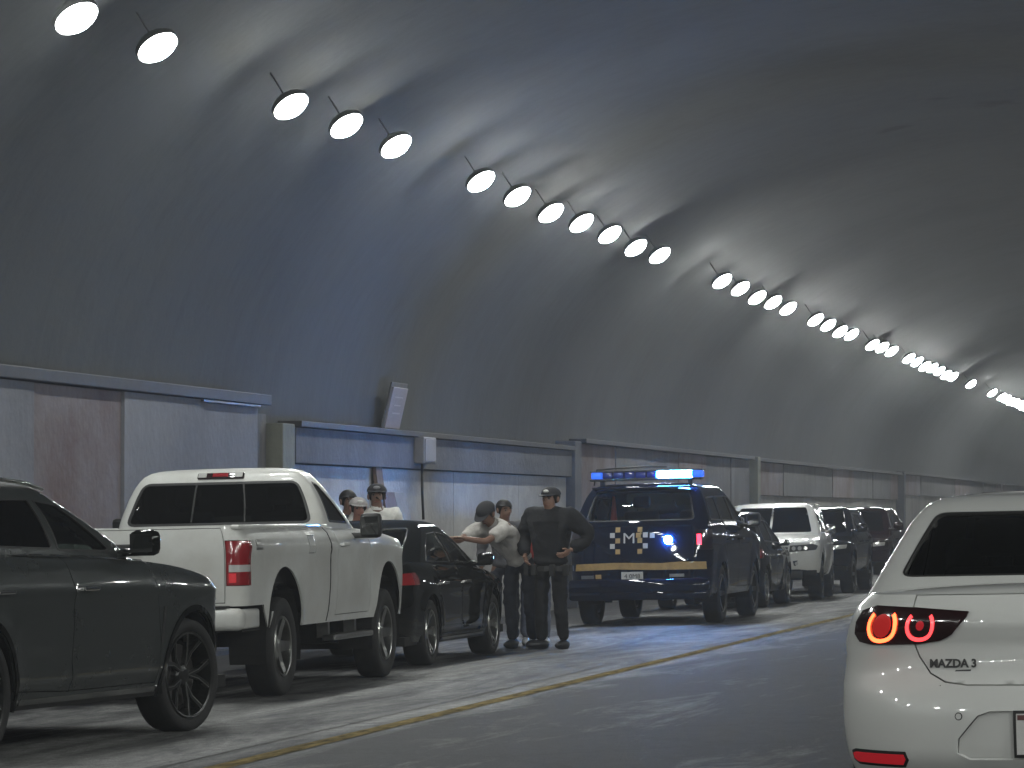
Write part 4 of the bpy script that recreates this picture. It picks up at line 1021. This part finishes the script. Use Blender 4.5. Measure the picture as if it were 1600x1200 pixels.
for sg in (1,-1):
    mm = (lambda p: p) if sg > 0 else mirror
    hl = [lo.F(0.42,0.83), (lo.c+0.22,0.86), (lo.c+0.16,0.93), (lo.c+0.3,0.96), lo.F(0.44,0.94)]
    h0 = sticker(c, 'headlight', mm(hl), TRIM, 0.004)
    for ui, m in ((0.50,CLEAR_L),(0.60,CLEAR_L),(0.70,ALLOY)):
        u = lo.P-ui; sticker(c, 'headlight_bulb', mm(circle(u, 0.89, 0.035, 14)), m, 0.012, parent=h0, res=0.03)
    fg = [lo.F(0.50,0.60), (lo.d-0.02,0.60), (lo.d-0.05,0.69), lo.F(0.48,0.68)]
    sticker(c, 'fog_lamp', mm(fg), TRIM, 0.004); 
    sticker(c, 'fog_lens', mm(circle(lo.P-0.55, 0.64, 0.03, 12)), CLEAR_L, 0.01, res=0.03)
    cl = [lo.F(0.30,0.57),(lo.d-0.15,0.50),(lo.d-0.12,0.56),lo.F(0.35,0.62)]
    rl = MB(); pts = [gh.pt((sg*gh.S(y, z)[0], gh.S(y, z)[1]))+Vector((0,0,0.05)) for y, z in ((-1.5,1.56),(-1.2,1.58),(-0.6,1.58),(-0.1,1.56))]
    rl.tube(pts, 0.016, 8); rl.build('roof_rail', ALLOY, rt, True)
for k in range(4): 
    for sg in (1,-1):
        mm = (lambda p: p) if sg > 0 else mirror
        sticker(c, 'grille_slat', mm([(lo.P-0.40,0.70+k*0.06),(lo.P,0.70+k*0.06),(lo.P,0.735+k*0.06),(lo.P-0.40,0.735+k*0.06)]), TRIM, 0.004)
fb = MB(); fb.box(-0.62,0.62,2.08,2.19,0.36,0.54,bev=0.04); fb.build('front_skid', TRIM, rt, True)
sticker(c, 'licence_plate', [lo.F(-0.15,0.58),(-(lo.P-0.001),0.58),(-(lo.P-0.001),0.68),lo.F(-0.15,0.68)], PLATE, 0.01)

import copy
XSUV = copy.deepcopy({k: v for k, v in WSUV.items() if k not in ('paint','wheel','mirror_mat','windows')})
XSUV.update(paint=P_FLARE_RED, wheel=WSUV['wheel'], mirror_mat=P_FLARE_RED, windows=[(a, b, m) for a, b, m in WSUV['windows']])
sc_ = 0.965
XSUV['low'] = [(z*sc_, w*0.985, a, b) for z, w, a, b in WSUV['low']]; XSUV['top'] = [(y, z*sc_-0.02*max(0,y)) for y, z in WSUV['top']]
XSUV['gh'] = [(z*sc_, w*0.99, a, b) for z, w, a, b in WSUV['gh']]; XSUV['windows'] = [(a, [(p, z*sc_) for p, z in b], m) for a, b, m in WSUV['windows']]
XSUV['doors'] = [[(y, z*sc_-0.012) for y, z in d] for d in WSUV['doors']]
c = make_car('crossover', 'dark crossover facing the camera, last car of the row left of the white sedan', 'suv', (-8.50,72.7), 1, XSUV)
lo, gh, rt = c['lo'], c['gh'], c['root']
for sg in (1,-1):
    mm = (lambda p: p) if sg > 0 else mirror
    hl = [lo.F(0.42,0.80), (lo.c+0.22,0.83), (lo.c+0.2,0.90), lo.F(0.44,0.88)]
    sticker(c, 'headlight', mm(hl), CLEAR_L, 0.004)
for k in range(3):
    for sg in (1,-1):
        mm = (lambda p: p) if sg > 0 else mirror
        sticker(c, 'grille_slat', mm([(lo.P-0.38,0.68+k*0.06),(lo.P,0.68+k*0.06),(lo.P,0.71+k*0.06),(lo.P-0.38,0.71+k*0.06)]), CHROME, 0.004)

c = make_car('crossover', 'black crossover squeezed between the white SUV and the last dark crossover of the row', 'suv', (-8.60,67.15), 1, dict(XSUV, paint=P_DARK, mirror_mat=P_DARK))
for sg in (1,-1):
    mm = (lambda p: p) if sg > 0 else mirror
    lo = c['lo']; sticker(c, 'headlight', mm([lo.F(0.42,0.80), (lo.c+0.22,0.83), (lo.c+0.2,0.90), lo.F(0.44,0.88)]), CLEAR_L, 0.004)
# ---- white sedan ahead of the camera
PLREC = [(-0.41,0.40),(-0.40,0.455),(-0.315,0.545),(-0.265,0.562),(0.265,0.562),(0.315,0.545),(0.40,0.455),(0.41,0.40),(0.36,0.375),(-0.36,0.375)]
MZ = dict(paint=P_WHITE2, R=0.325, Ra=0.37, axles=(-1.30,1.425), rr=0.28, rf=0.45, br=0.16, bf=0.22, taper=0.045, flare=0.02, res=0.04,
  low=[(0.20,0.80,-2.16,2.18),(0.28,0.845,-2.25,2.26),(0.40,0.885,-2.325,2.31),(0.55,0.90,-2.33,2.33),(0.665,0.90,-2.295,2.33),(0.72,0.895,-2.255,2.32),(0.84,0.880,-2.25,2.28),(0.90,0.868,-2.27,2.24),(0.97,0.845,-2.25,2.18),(1.03,0.815,-2.20,2.1)],
  top=[(-2.33,1.025),(-2.0,1.030),(-1.5,1.015),(-0.8,0.99),(0.3,0.95),(0.95,0.93),(1.6,0.87),(2.1,0.77),(2.33,0.70)], bot=[(-2.4,0.26),(-1.0,0.20),(1.2,0.20),(2.4,0.24)],
  gh=[(0.93,0.845,-2.02,1.25),(1.03,0.800,-1.78,1.02),(1.14,0.755,-1.50,0.72),(1.26,0.705,-1.18,0.42),(1.345,0.665,-0.92,0.20),(1.40,0.615,-0.70,0.02),(1.425,0.55,-0.55,-0.08),(1.435,0.47,-0.42,-0.16)],
  grr=0.20, gbr=0.10, cowl=1.0, trunk=-1.45, trunk_crown=0.035, hood_crown=0.06, creases=[(-2.2,0.83,2.1,0.70,0.010,0.06)],
  doors=[[(-0.10,0.30),(0.98,0.30),(1.02,0.6),(0.93,0.92),(-0.15,0.955)], [(-0.98,0.42),(-0.90,0.30),(-0.11,0.30),(-0.16,0.957),(-1.05,0.98),(-1.08,0.80)]],
  windows=[('side_window',[(-0.12,1.0),(0.72,0.985),(0.42,1.15),(0.14,1.28),(-0.18,1.315)],G_MID), ('side_window',[(-1.15,1.03),(-0.20,1.0),(-0.26,1.315),(-0.62,1.30),(-0.95,1.20)],G_TINT),
           ('windscreen',[(0,0.99),(0.66,0.99),(0.52,1.36),(0,1.36)],G_CLEAR), ('rear_window',[(-0.67,1.09),(0.67,1.09),(0.57,1.352),(-0.57,1.352)],G_MID)],
  trim_w=0.004, wheel=dict(mat=ALLOY, n=10, sw=0.028, rim=0.7), mirror=(0.72,0.93,0.11,0.12,0.11), handle_z=0.80,
  cut=[('trunk_lid', lambda s: [(0,0.668),(0.36,0.670),(0.45,0.682),(0.515,0.715),(0.565,0.78),(0.60,0.85),(0.615,0.93),(0.625,1.022),(0,1.022),(-0.625,1.022),(-0.615,0.93),(-0.60,0.85),(-0.565,0.78),(-0.515,0.715),(-0.45,0.682),(-0.36,0.670)], P_WHITE2, False)],
  holes=[lambda s: offset(PLREC, 0.003)],
  seats=[(0.36,-0.15,0.9),(-0.36,-0.15,0.9),(0,-0.75,0.78,1.15,True)])
c = make_car('sedan', 'white sedan stopped in the lane with glowing red ring tail lights', 'car', (-0.86,16.46), 0, MZ)
lo, gh, rt = c['lo'], c['gh'], c['root']
for sg in (1,-1):
    mm = (lambda p: p) if sg > 0 else mirror
    lens = [(0.365,0.955),(0.372,0.935),(0.43,0.870),(0.48,0.846),(0.58,0.830),(0.78,0.826),(0.86,0.838),(0.90,0.87),(0.91,0.915),(0.885,0.960),(0.80,0.980),(0.60,0.972)]
    L = sticker(c, 'tail_light', mm(lens), SMOKE_L, 0.010, res=0.03, skirt=0.02)
    def ring(cx, cz, r0, r1, a0, a1): return [(cx+r1*math.cos(t)*1.05, cz+r1*math.sin(t)) for t in np.linspace(a0, a1, 30)]+[(cx+r0*math.cos(t)*1.05, cz+r0*math.sin(t)) for t in np.linspace(a1, a0, 30)]
    sticker(c, 'light_ring', mm(ring(0.775,0.905,0.044,0.060,PI*0.80-PI,PI*0.22+0)) if False else mm(ring(0.745,0.903,0.054,0.069,math.radians(-222),math.radians(42))), RING_A, 0.016, parent=L, res=0.02)
    sticker(c, 'light_ring', mm(ring(0.572,0.903,0.046,0.060,math.radians(-222),math.radians(42))), RING_B, 0.016, parent=L, res=0.02)
    sticker(c, 'light_core', mm(circle(0.745,0.903,0.044,18)), RED_GLOW, 0.013, parent=L, res=0.03)
    sticker(c, 'light_core', mm(circle(0.572,0.903,0.018,12)), RED_L2, 0.013, parent=L, res=0.03)
    rf_ = [(0.655,0.352),(0.90,0.358),(0.93,0.372),(0.93,0.392),(0.90,0.398),(0.645,0.392),(0.64,0.372)]
    sticker(c, 'reflector', mm(rf_), RED_L2, 0.004, res=0.03)
    sticker(c, 'reflector_surround', mm(offset(rf_, 0.012)), TRIM, 0.0015, res=0.03)
    sticker(c, 'bumper_corner_seam', mm([(0.47,0.664),(0.474,0.664),(0.474,0.667),(0.47,0.667)]), TRIM, 0.001)
sticker(c, 'parking_sensor', circle(-0.395, 0.545, 0.012, 10), P_WHITE2, 0.003, res=0.01); sticker(c, 'parking_sensor', circle(0.395, 0.545, 0.012, 10), P_WHITE2, 0.003, res=0.01)
# sensor ring outline
sticker(c, 'sensor_ring', circle(-0.395, 0.545, 0.016, 14), TRIM, 0.0012, res=0.01); sticker(c, 'sensor_ring', circle(0.395, 0.545, 0.016, 14), TRIM, 0.0012, res=0.01)
sticker(c, 'bumper_lower', [(-0.78,0.262),(0.78,0.262),(0.74,0.305),(0.5,0.315),(-0.5,0.315),(-0.74,0.305)], TRIM, 0.004)
sticker(c, 'plate_recess', PLREC, P_WHITE2, -0.016, res=0.04, skirt=0)
pl_ = sticker(c, 'licence_plate', rect(lo,-0.155,0.155,0.395,0.555), PLATE, 0.012, skirt=0.012)
sticker(c, 'plate_band', rect(lo,-0.15,0.15,0.53,0.55), mat('plate_maroon', (0.10,0.03,0.03), 0.5), 0.014, parent=pl_)
sticker(c, 'plate_frame', offset(rect(lo,-0.155,0.155,0.395,0.555),0.012), TRIM, 0.010, parent=pl_, holes=[rect(lo,-0.15,0.15,0.40,0.55)])
text_mesh('lettering', 'MAZDA 3', 0.046, INK, rt, lo.frame((-0.422,0.750), 0.004), sx=0.98, bold=0.0016)
text_mesh('lettering', 'sedan', 0.024, INK, rt, lo.frame((-0.40,0.715), 0.004), sx=1.25) if False else None
sticker(c, 'small_badge', [(-0.42,0.711),(-0.35,0.713),(-0.345,0.727),(-0.41,0.725)], INK, 0.003, res=0.02)
fin = MB(); fin.add([(-0.012,-0.50,1.43),(0.012,-0.50,1.43),(0.012,-0.36,1.435),(-0.012,-0.36,1.435),(-0.004,-0.49,1.475),(0.004,-0.49,1.475)], [(0,1,2,3),(0,4,5,1),(1,5,2),(0,3,4),(2,5,4,3)]); fin.build('roof_antenna', P_WHITE2, rt)
hb = MB(); hb.box(-0.12,0.12,-0.95,-0.91,1.30,1.315); hb.build('high_brake_light', RED_L, rt)

# ------------------------------------------------------------------ people
SKIN = {}
def skinmat(name, col): return mat('skin_'+name, col, 0.5, noise=0.12, nscale=8)
def cloth(name, col, dark=None): return mat('cloth_'+name, col, 0.85, noise=0.35, nscale=7, bump=1.0, bscale=9, dark=dark)
def skin_obj(name, joints, bones, root, m, parent, sub=2, folds=0.0):
    names = list(joints); idx = {n: i for i, n in enumerate(names)}
    me = bpy.data.meshes.new(name); me.from_pydata([joints[n][0] for n in names], [(idx[a], idx[b]) for a, b in bones], [])
    o = bpy.data.objects.new(name, me); COL.objects.link(o)
    md = o.modifiers.new('s', 'SKIN'); md.use_smooth_shade = True; md.branch_smoothing = 0.4
    for i, n in enumerate(names):
        r = joints[n][1]; v = me.skin_vertices[0].data[i]
        v.radius = r if hasattr(r, '__len__') else (r, r); v.use_root = (n == root)
    sb = o.modifiers.new('d', 'SUBSURF'); sb.levels = sub; sb.render_levels = sub
    dg = bpy.context.evaluated_depsgraph_get()
    nm = bpy.data.meshes.new_from_object(o.evaluated_get(dg)); nm.name = name
    bpy.data.objects.remove(o); bpy.data.meshes.remove(me)
    if folds:
        from mathutils import noise as NZ
        nm.update()
        sd = 17.3*len(bpy.data.objects)
        for v in nm.vertices:
            p = v.co
            a = NZ.noise(Vector((p.x*5+sd, p.y*5, p.z*13)))+0.6*NZ.noise(Vector((p.x*16, p.y*16+sd, p.z*22)))
            v.co = p+v.normal*(a*folds)
    nm.polygons.foreach_set('use_smooth', [True]*len(nm.polygons)); nm.materials.clear(); nm.materials.append(m)
    return link(bpy.data.objects.new(name, nm), parent)
def join_into(o, mb):
    bm = bmesh.new(); bm.from_mesh(o.data)
    vs = [bm.verts.new(v) for v in mb.v]
    for f in mb.f:
        try: bm.faces.new([vs[i] for i in f]).smooth = True
        except ValueError: pass
    bmesh.ops.recalc_face_normals(bm, faces=bm.faces); bm.to_mesh(o.data); bm.free()
def hand_mb(wr, direction, palm_n, side, curl=0.5):
    """palm and five tapered fingers from the wrist"""
    d = Vector(direction).normalized(); n = Vector(palm_n); n = (n-d*n.dot(d)).normalized(); l = d.cross(n)*side   # l points to the thumb side
    w = Vector(wr); mb = MB()
    T = Matrix((l, n, d)).transposed().to_4x4(); T.translation = w+d*0.045
    mb.sphere((0,0,0), 1.0, None, 12, 8)
    mb.v = [tuple(T @ Vector((v[0]*0.042, v[1]*0.017, v[2]*0.058))) for v in mb.v]
    for i, (off, ln) in enumerate(((0.030,0.070),(0.010,0.080),(-0.010,0.074),(-0.028,0.058))):
        p = w+d*0.085+l*off; pts = [p]; a = 0.0
        for s_ in (0.45,0.32,0.23):
            a += curl*0.9; p = p+(d*math.cos(a)-n*math.sin(a))*ln*s_*1.0; pts.append(p)
        mb.tube(pts, [0.0095,0.0090,0.0082,0.0062], 8)
    p = w+d*0.030+l*0.034; pts = [p, p+(d*0.6+l*0.75-n*0.2).normalized()*0.034]; pts.append(pts[-1]+(d*0.9+l*0.25-n*0.4).normalized()*0.03)
    mb.tube(pts, [0.012,0.0105,0.0075], 8)
    return mb
BASE = dict(pelvis=(0,0,0.95), spine=(0,0.0,1.14), chest=(0,0.0,1.34), neck=(0,0.01,1.47), shoulder=(0.185,0.0,1.42), elbow=(0.25,0.03,1.13), wrist=(0.265,-0.05,0.89), hip=(0.10,0,0.90), knee=(0.115,-0.02,0.50), ankle=(0.12,0.03,0.10), toe=(0.135,-0.15,0.045))
def person(label, loc, rotz, pose, look, scale=1.0):
    root = tag(empty('person', (loc[0], loc[1], SL*loc[0]+0.004), (0,0,rotz)), label, 'person'); root.scale = (scale,)*3
    J = {}
    for k in ('pelvis','spine','chest','neck'): J[k] = Vector(pose.get(k, BASE[k]))
    for s_, sg in (('r',-1),('l',1)):     # facing -y: the person's right hand is at -x
        for k in ('shoulder','elbow','wrist','hip','knee','ankle','toe'):
            b = Vector(BASE[k]); b.x *= sg
            J[k+s_] = Vector(pose.get(k+s_, b))
    # head frame
    H = Matrix.Translation(J['neck']-(J['neck']-J['chest']).normalized()*0.035) @ Euler(pose.get('head', (0,0,0))).to_matrix().to_4x4()
    hp = lambda x, y, z: H @ Vector((x, y, z))
    sk = look['skin']
    g = look.get('girth', 1.0)
    j = {'pelvis':(J['pelvis'],0.095),'spine':(J['spine'],0.09),'chest':(J['chest'],0.09),'neck':(J['neck'],0.058),
         'jaw':(hp(0,-0.025,0.085),0.070),'mid':(hp(0,-0.012,0.155),0.088),'crown':(hp(0,0.0,0.215),0.070), 'nose':(hp(0,-0.108,0.135),0.014)}
    bn = [('pelvis','spine'),('spine','chest'),('chest','neck'),('neck','jaw'),('jaw','mid'),('mid','crown'),('mid','nose')]
    for s_ in 'rl':
        j.update({'sh'+s_:(J['shoulder'+s_],0.045),'el'+s_:(J['elbow'+s_],0.040),'wr'+s_:(J['wrist'+s_],0.027),
                  'hi'+s_:(J['hip'+s_],0.065),'kn'+s_:(J['knee'+s_],0.045),'an'+s_:(J['ankle'+s_],0.038)})
        bn += [('chest','sh'+s_),('sh'+s_,'el'+s_),('el'+s_,'wr'+s_),('pelvis','hi'+s_),('hi'+s_,'kn'+s_),('kn'+s_,'an'+s_)]
    body = skin_obj('body', {k: (tuple(v[0]), v[1]) for k, v in j.items()}, bn, 'pelvis', sk, root)
    for s_, sg in (('r',-1),('l',1)):
        d = (J['wrist'+s_]-J['elbow'+s_]); pn = pose.get('palm'+s_, (sg, 0.0, 0.0))
        join_into(body, hand_mb(J['wrist'+s_], d, pn, sg, pose.get('curl'+s_, 0.45)))
        e = MB(); e.sphere(hp(sg*0.088, 0.005, 0.145), (0.014,0.024,0.034)); join_into(body, e)
    # eyes, brows, mouth
    ey = MB()
    for sg in (1,-1): ey.sphere(hp(sg*0.033,-0.086,0.160), 0.011, None, 8, 6)
    ey.build('eyes', INK, root, True)
    bw = MB()
    for sg in (1,-1): bw.tube([hp(sg*0.014,-0.094,0.180), hp(sg*0.036,-0.092,0.186), hp(sg*0.054,-0.080,0.180)], 0.005, 6)
    bw.build('eyebrows', look['hair'], root, True)
    mo = MB(); mo.tube([hp(-0.024,-0.086,0.088), hp(0,-0.096,0.090), hp(0.024,-0.086,0.088)], 0.006, 6); mo.build('mouth', mat('lips', (0.20,0.07,0.06), 0.5), root, True)
    # hair
    hr = MB(); hr.sphere((0,0,0), 1.0, None, 18, 12)
    vs = []
    for v in hr.v:
        x, y, z = v[0]*0.098, v[1]*0.105+0.012, v[2]*0.098+0.180
        if y < -0.02 and z < 0.205: z = 0.205; y = max(y, -0.085)
        if z < 0.10: z = 0.10
        vs.append(tuple(hp(x, y, z)))
    hr.v = vs; hr.build('hair', look['hair'], root, True)
    if 'cap' in look:
        cp = MB(); n = 20; vs = []; fs = []
        for i in range(8):
            a = (PI/2)*i/7
            for k in range(n):
                t = 2*PI*k/n; r = math.cos(a)
                vs.append(hp(0.106*r*math.cos(t), 0.116*r*math.sin(t)+0.008, 0.195+0.085*math.sin(a)))
        for i in range(7):
            for k in range(n): fs.append((i*n+k, i*n+(k+1)%n, (i+1)*n+(k+1)%n, (i+1)*n+k))
        cp.add(vs, fs)
        cpo = cp.build('cap', look['cap'], root, True)
        bk = pose.get('cap_back', False); sgn = 1 if bk else -1
        br_ = MB(); m_ = 12; vs = []
        for k in range(m_+1):
            t = PI*k/m_; x = math.cos(t)
            vs.append(hp(0.098*x, sgn*(0.06+0.02*math.sin(t))+0.008, 0.200)); vs.append(hp(0.085*x, sgn*(0.085+0.10*math.sin(t))+0.008, 0.186-0.012*abs(x)*0))
        fs = [(2*k, 2*k+1, 2*k+3, 2*k+2) for k in range(m_)]
        vs2 = [v+Vector((0,0,0.005)) for v in vs]; o_ = len(vs)
        br_.add(vs+vs2, fs+[tuple(q+o_ for q in f[::-1]) for f in fs]+[(2*k+1, 2*k+3, o_+2*k+3, o_+2*k+1) for k in range(m_)])
        br_.build('cap_peak', look.get('peak', look['cap']), cpo)
        if 'cap_mark' in look:
            mk = MB(); mk.sphere((0,0,0), 1.0, None, 10, 8); mk.v = [tuple(hp(v[0]*0.036, -0.094+v[1]*0.02, 0.235+v[2]*0.018)) for v in mk.v]; mk.build('cap_mark', look['cap_mark'], cpo, True)
    # shirt or jacket
    tk = look.get('loose', 1.0)*g
    hem = J['pelvis']+(J['spine']-J['pelvis'])*look.get('hem', -0.35)
    sj = {'hem':(hem,0.150*tk),'spine':(J['spine'],0.140*tk),'chest':(J['chest'],0.150*tk),'collar':(J['neck']+(J['chest']-J['neck'])*0.30,0.080)}
    sb = [('hem','spine'),('spine','chest'),('chest','collar')]
    for s_ in 'rl':
        sh = J['shoulder'+s_]; el = J['elbow'+s_]; wr = J['wrist'+s_]
        sj['s'+s_] = (sh, 0.092*tk); sb.append(('chest','s'+s_))
        if look.get('long'):
            sj['e'+s_] = (el, 0.062*tk); sj['w'+s_] = (el+(wr-el)*0.94, 0.044*tk); sb += [('s'+s_,'e'+s_),('e'+s_,'w'+s_)]
        else:
            sj['e'+s_] = (sh+(el-sh)*0.80, 0.068*tk); sb.append(('s'+s_,'e'+s_))
    skin_obj(look.get('top_name','shirt'), {k: (tuple(v[0]), v[1]) for k, v in sj.items()}, sb, 'spine', look['top'], root, 3, 0.016)
    if 'collar_mat' in look:
        cl = MB(); nk = J['neck']; up_ = (J['neck']-J['chest']).normalized()
        cl.tube([nk-up_*0.035, nk+up_*0.012], [0.082,0.074], 14, cap=False); cl.build('collar', look['collar_mat'], root, True)
    bl_ = MB(); q0 = J['pelvis']+(J['spine']-J['pelvis'])*0.22; ax_ = (J['spine']-J['pelvis']).normalized()
    if look.get('belt'):
        bl_.tube([hem-ax_*0.02, hem+ax_*0.035], [0.166*tk, 0.163*tk], 20, cap=False)
        for a_ in (-0.9,-0.3,0.5,1.1): bl_.box(math.cos(a_-1.57)*0.175*tk+hem.x-0.03, math.cos(a_-1.57)*0.175*tk+hem.x+0.03, math.sin(a_-1.57)*0.175*tk+hem.y-0.025, math.sin(a_-1.57)*0.175*tk+hem.y+0.025, hem.z-0.07, hem.z+0.05, bev=0.01)
        bl_.build('duty_belt', TRIM, root)
    # trousers
    pj = {'waist':(J['pelvis']+(J['spine']-J['pelvis'])*0.30,0.125*g),'pelvis':(J['pelvis'],0.140*g)}
    pb_ = [('waist','pelvis')]
    for s_ in 'rl':
        an = J['ankle'+s_]
        pj.update({'h'+s_:(J['hip'+s_],0.100*g),'k'+s_:(J['knee'+s_],0.076),'a'+s_:(an+Vector((0,0,-0.02)),0.068)}); pb_ += [('pelvis','h'+s_),('h'+s_,'k'+s_),('k'+s_,'a'+s_)]
    skin_obj('trousers', {k: (tuple(v[0]), v[1]) for k, v in pj.items()}, pb_, 'pelvis', look['legs'], root, 3, 0.014)
    for s_ in 'rl':
        an, to = J['ankle'+s_], J['toe'+s_]
        f = (to-an); f.z = 0; f.normalize(); l = Vector((-f.y, f.x, 0))
        so = MB(); so.sphere((0,0,0), 1.0, None, 14, 10); vs = []
        for v in so.v:
            q = v[1]; hgt = 0.055-0.018*q
            p = Vector((an.x, an.y, 0))+f*(0.055+q*0.145)+l*(v[0]*0.050*(1.0-0.15*q))+Vector((0,0,max(0.0, 0.045+v[2]*hgt)))
            vs.append(tuple(p))
        so.v = vs; so.build('shoe', look.get('shoe', TRIM), root, True)
    return root
SK_A = skinmat('brown', (0.20,0.11,0.075)); SK_B = skinmat('tan', (0.26,0.145,0.10)); SK_C = skinmat('ruddy', (0.32,0.15,0.11))
HAIR = mat('hair_black', (0.012,0.010,0.010), 0.6)
WHT = cloth('white', (0.78,0.77,0.72)); WHT2 = cloth('cream', (0.52,0.50,0.47), (0.34,0.32,0.30)); NAVY = cloth('navy', (0.018,0.022,0.035)); BLK = cloth('black', (0.006,0.0065,0.009)); JEAN = cloth('jean', (0.16,0.18,0.24)); REDC = cloth('red', (0.42,0.05,0.04)); GREYC = cloth('grey', (0.12,0.12,0.13))
CAPD = mat('cap_dark_cloth', (0.018,0.018,0.022), 0.8); CAPW = mat('cap_mark_white', (0.6,0.6,0.58), 0.6)

# officer in black standing by the road, facing the camera, one arm out towards the police vehicle
person('officer in black jacket and dark peaked cap standing at the roadside by the police SUV', (-7.80,38.15), math.radians(-14),
  dict(shoulderr=(-0.215,0.0,1.43), shoulderl=(0.215,0.0,1.43), elbowr=(-0.335,0.02,1.17), wristr=(-0.235,-0.13,0.98), palmr=(-1,0.3,0), elbowl=(0.42,0.10,1.18), wristl=(0.27,-0.10,1.04), palml=(1,0.3,0),
       hipr=(-0.10,0,0.90), kneer=(-0.10,-0.03,0.50), ankler=(-0.11,0.02,0.10), toer=(-0.20,-0.14,0.045), anklel=(0.13,0.06,0.10), toel=(0.12,-0.12,0.045), head=(0.05,0,-0.10)),
  dict(skin=SK_B, hair=HAIR, cap=CAPD, cap_mark=CAPW, top=BLK, top_name='jacket', long=True, legs=BLK, shoe=mat('shoe_black', (0.01,0.01,0.012), 0.35), loose=1.30, girth=1.14, hem=-0.55, collar_mat=BLK, belt=True), 1.035)
# man in cream shirt bent over the sedan
person('man in cream short-sleeved shirt and dark trousers leaning forward over the black sedan', (-8.24,38.40), math.radians(-12),
  dict(pelvis=(0.02,0.06,0.95), spine=(-0.03,-0.06,1.13), chest=(-0.09,-0.24,1.29), neck=(-0.14,-0.37,1.37), shoulderr=(-0.28,-0.26,1.33), shoulderl=(0.08,-0.36,1.33), elbowr=(-0.40,-0.62,1.17), wristr=(-0.44,-0.86,1.20), elbowl=(-0.06,-0.66,1.16), wristl=(-0.24,-0.86,1.20), palmr=(0,0,1), palml=(0,0,1), curlr=0.25, curll=0.25,
       hipr=(-0.08,0.06,0.90), hipl=(0.12,0.06,0.90), kneer=(-0.08,0.02,0.50), kneel=(0.14,0.05,0.50), ankler=(-0.08,0.10,0.10), anklel=(0.15,0.12,0.10), toer=(-0.10,-0.08,0.045), toel=(0.16,-0.06,0.045), head=(0.75,0.05,-0.25)),
  dict(skin=SK_A, hair=HAIR, cap=CAPD, top=WHT2, legs=NAVY, loose=1.12, hem=-0.30, collar_mat=WHT2), 1.02)
person('dark-haired man in grey shirt half hidden behind the man leaning on the black sedan', (-8.56,39.2), math.radians(20),
  dict(head=(0.15,0,0.4)), dict(skin=SK_A, hair=HAIR, top=GREYC, legs=NAVY, long=True, loose=1.05), 0.97)
person('person in red cap and pale jeans standing behind the officer in black', (-8.24,39.45), math.radians(15),
  dict(head=(0.2,0,0.3), spine=(0,-0.02,1.12), chest=(-0.01,-0.08,1.30), neck=(-0.01,-0.12,1.42)), dict(skin=SK_C, hair=HAIR, cap=REDC, top=REDC, legs=JEAN, loose=1.0, shoe=mat('shoe_pale', (0.45,0.45,0.45), 0.5)), 0.93)
person('man in white polo and dark cap standing beyond the black sedan, facing the camera', (-9.84,38.45), math.radians(10),
  dict(elbowr=(-0.30,-0.02,1.15), wristr=(-0.20,-0.24,1.05), head=(-0.02,0,0.05)), dict(skin=SK_A, hair=HAIR, cap=CAPD, cap_mark=mat('cap_mark_grey', (0.3,0.3,0.32), 0.6), top=WHT, legs=NAVY, loose=1.12, collar_mat=WHT), 1.085)
person('dark-haired man seen past the pickup windscreen pillar, his back to the wall', (-10.32,39.0), math.radians(25),
  dict(head=(0.1,0,0.3)), dict(skin=SK_A, hair=HAIR, top=NAVY, legs=NAVY, long=True, loose=1.05), 1.055)
person('ruddy-faced man in pale cap between the pickup and the man in white polo', (-10.03,38.35), math.radians(15),
  dict(head=(0.08,0,0.2)), dict(skin=SK_C, hair=HAIR, cap=mat('cap_pale', (0.35,0.33,0.32), 0.8), cap_mark=CAPW, top=GREYC, legs=JEAN, loose=1.05), 1.0)

# ------------------------------------------------------------------ the air of the tunnel
HAZE = 0.0012
if HAZE:
    hz = MB(); hz.box(-70, 70, -75, 915, -3.2, 8.6)
    ho = hz.build('haze', mat('tmp', (1,1,1)))
    hm = bpy.data.materials.new('haze'); hm.use_nodes = True; nt = hm.node_tree
    for n in list(nt.nodes): nt.nodes.remove(n)
    out = nt.nodes.new('ShaderNodeOutputMaterial'); pv = nt.nodes.new('ShaderNodeVolumePrincipled')
    pv.inputs['Color'].default_value = (0.92,0.95,1.0,1); pv.inputs['Density'].default_value = HAZE; pv.inputs['Anisotropy'].default_value = 0.35
    nt.links.new(pv.outputs[0], out.inputs['Volume'])
    ho.data.materials.clear(); ho.data.materials.append(hm)
    tag(ho, kind='stuff')
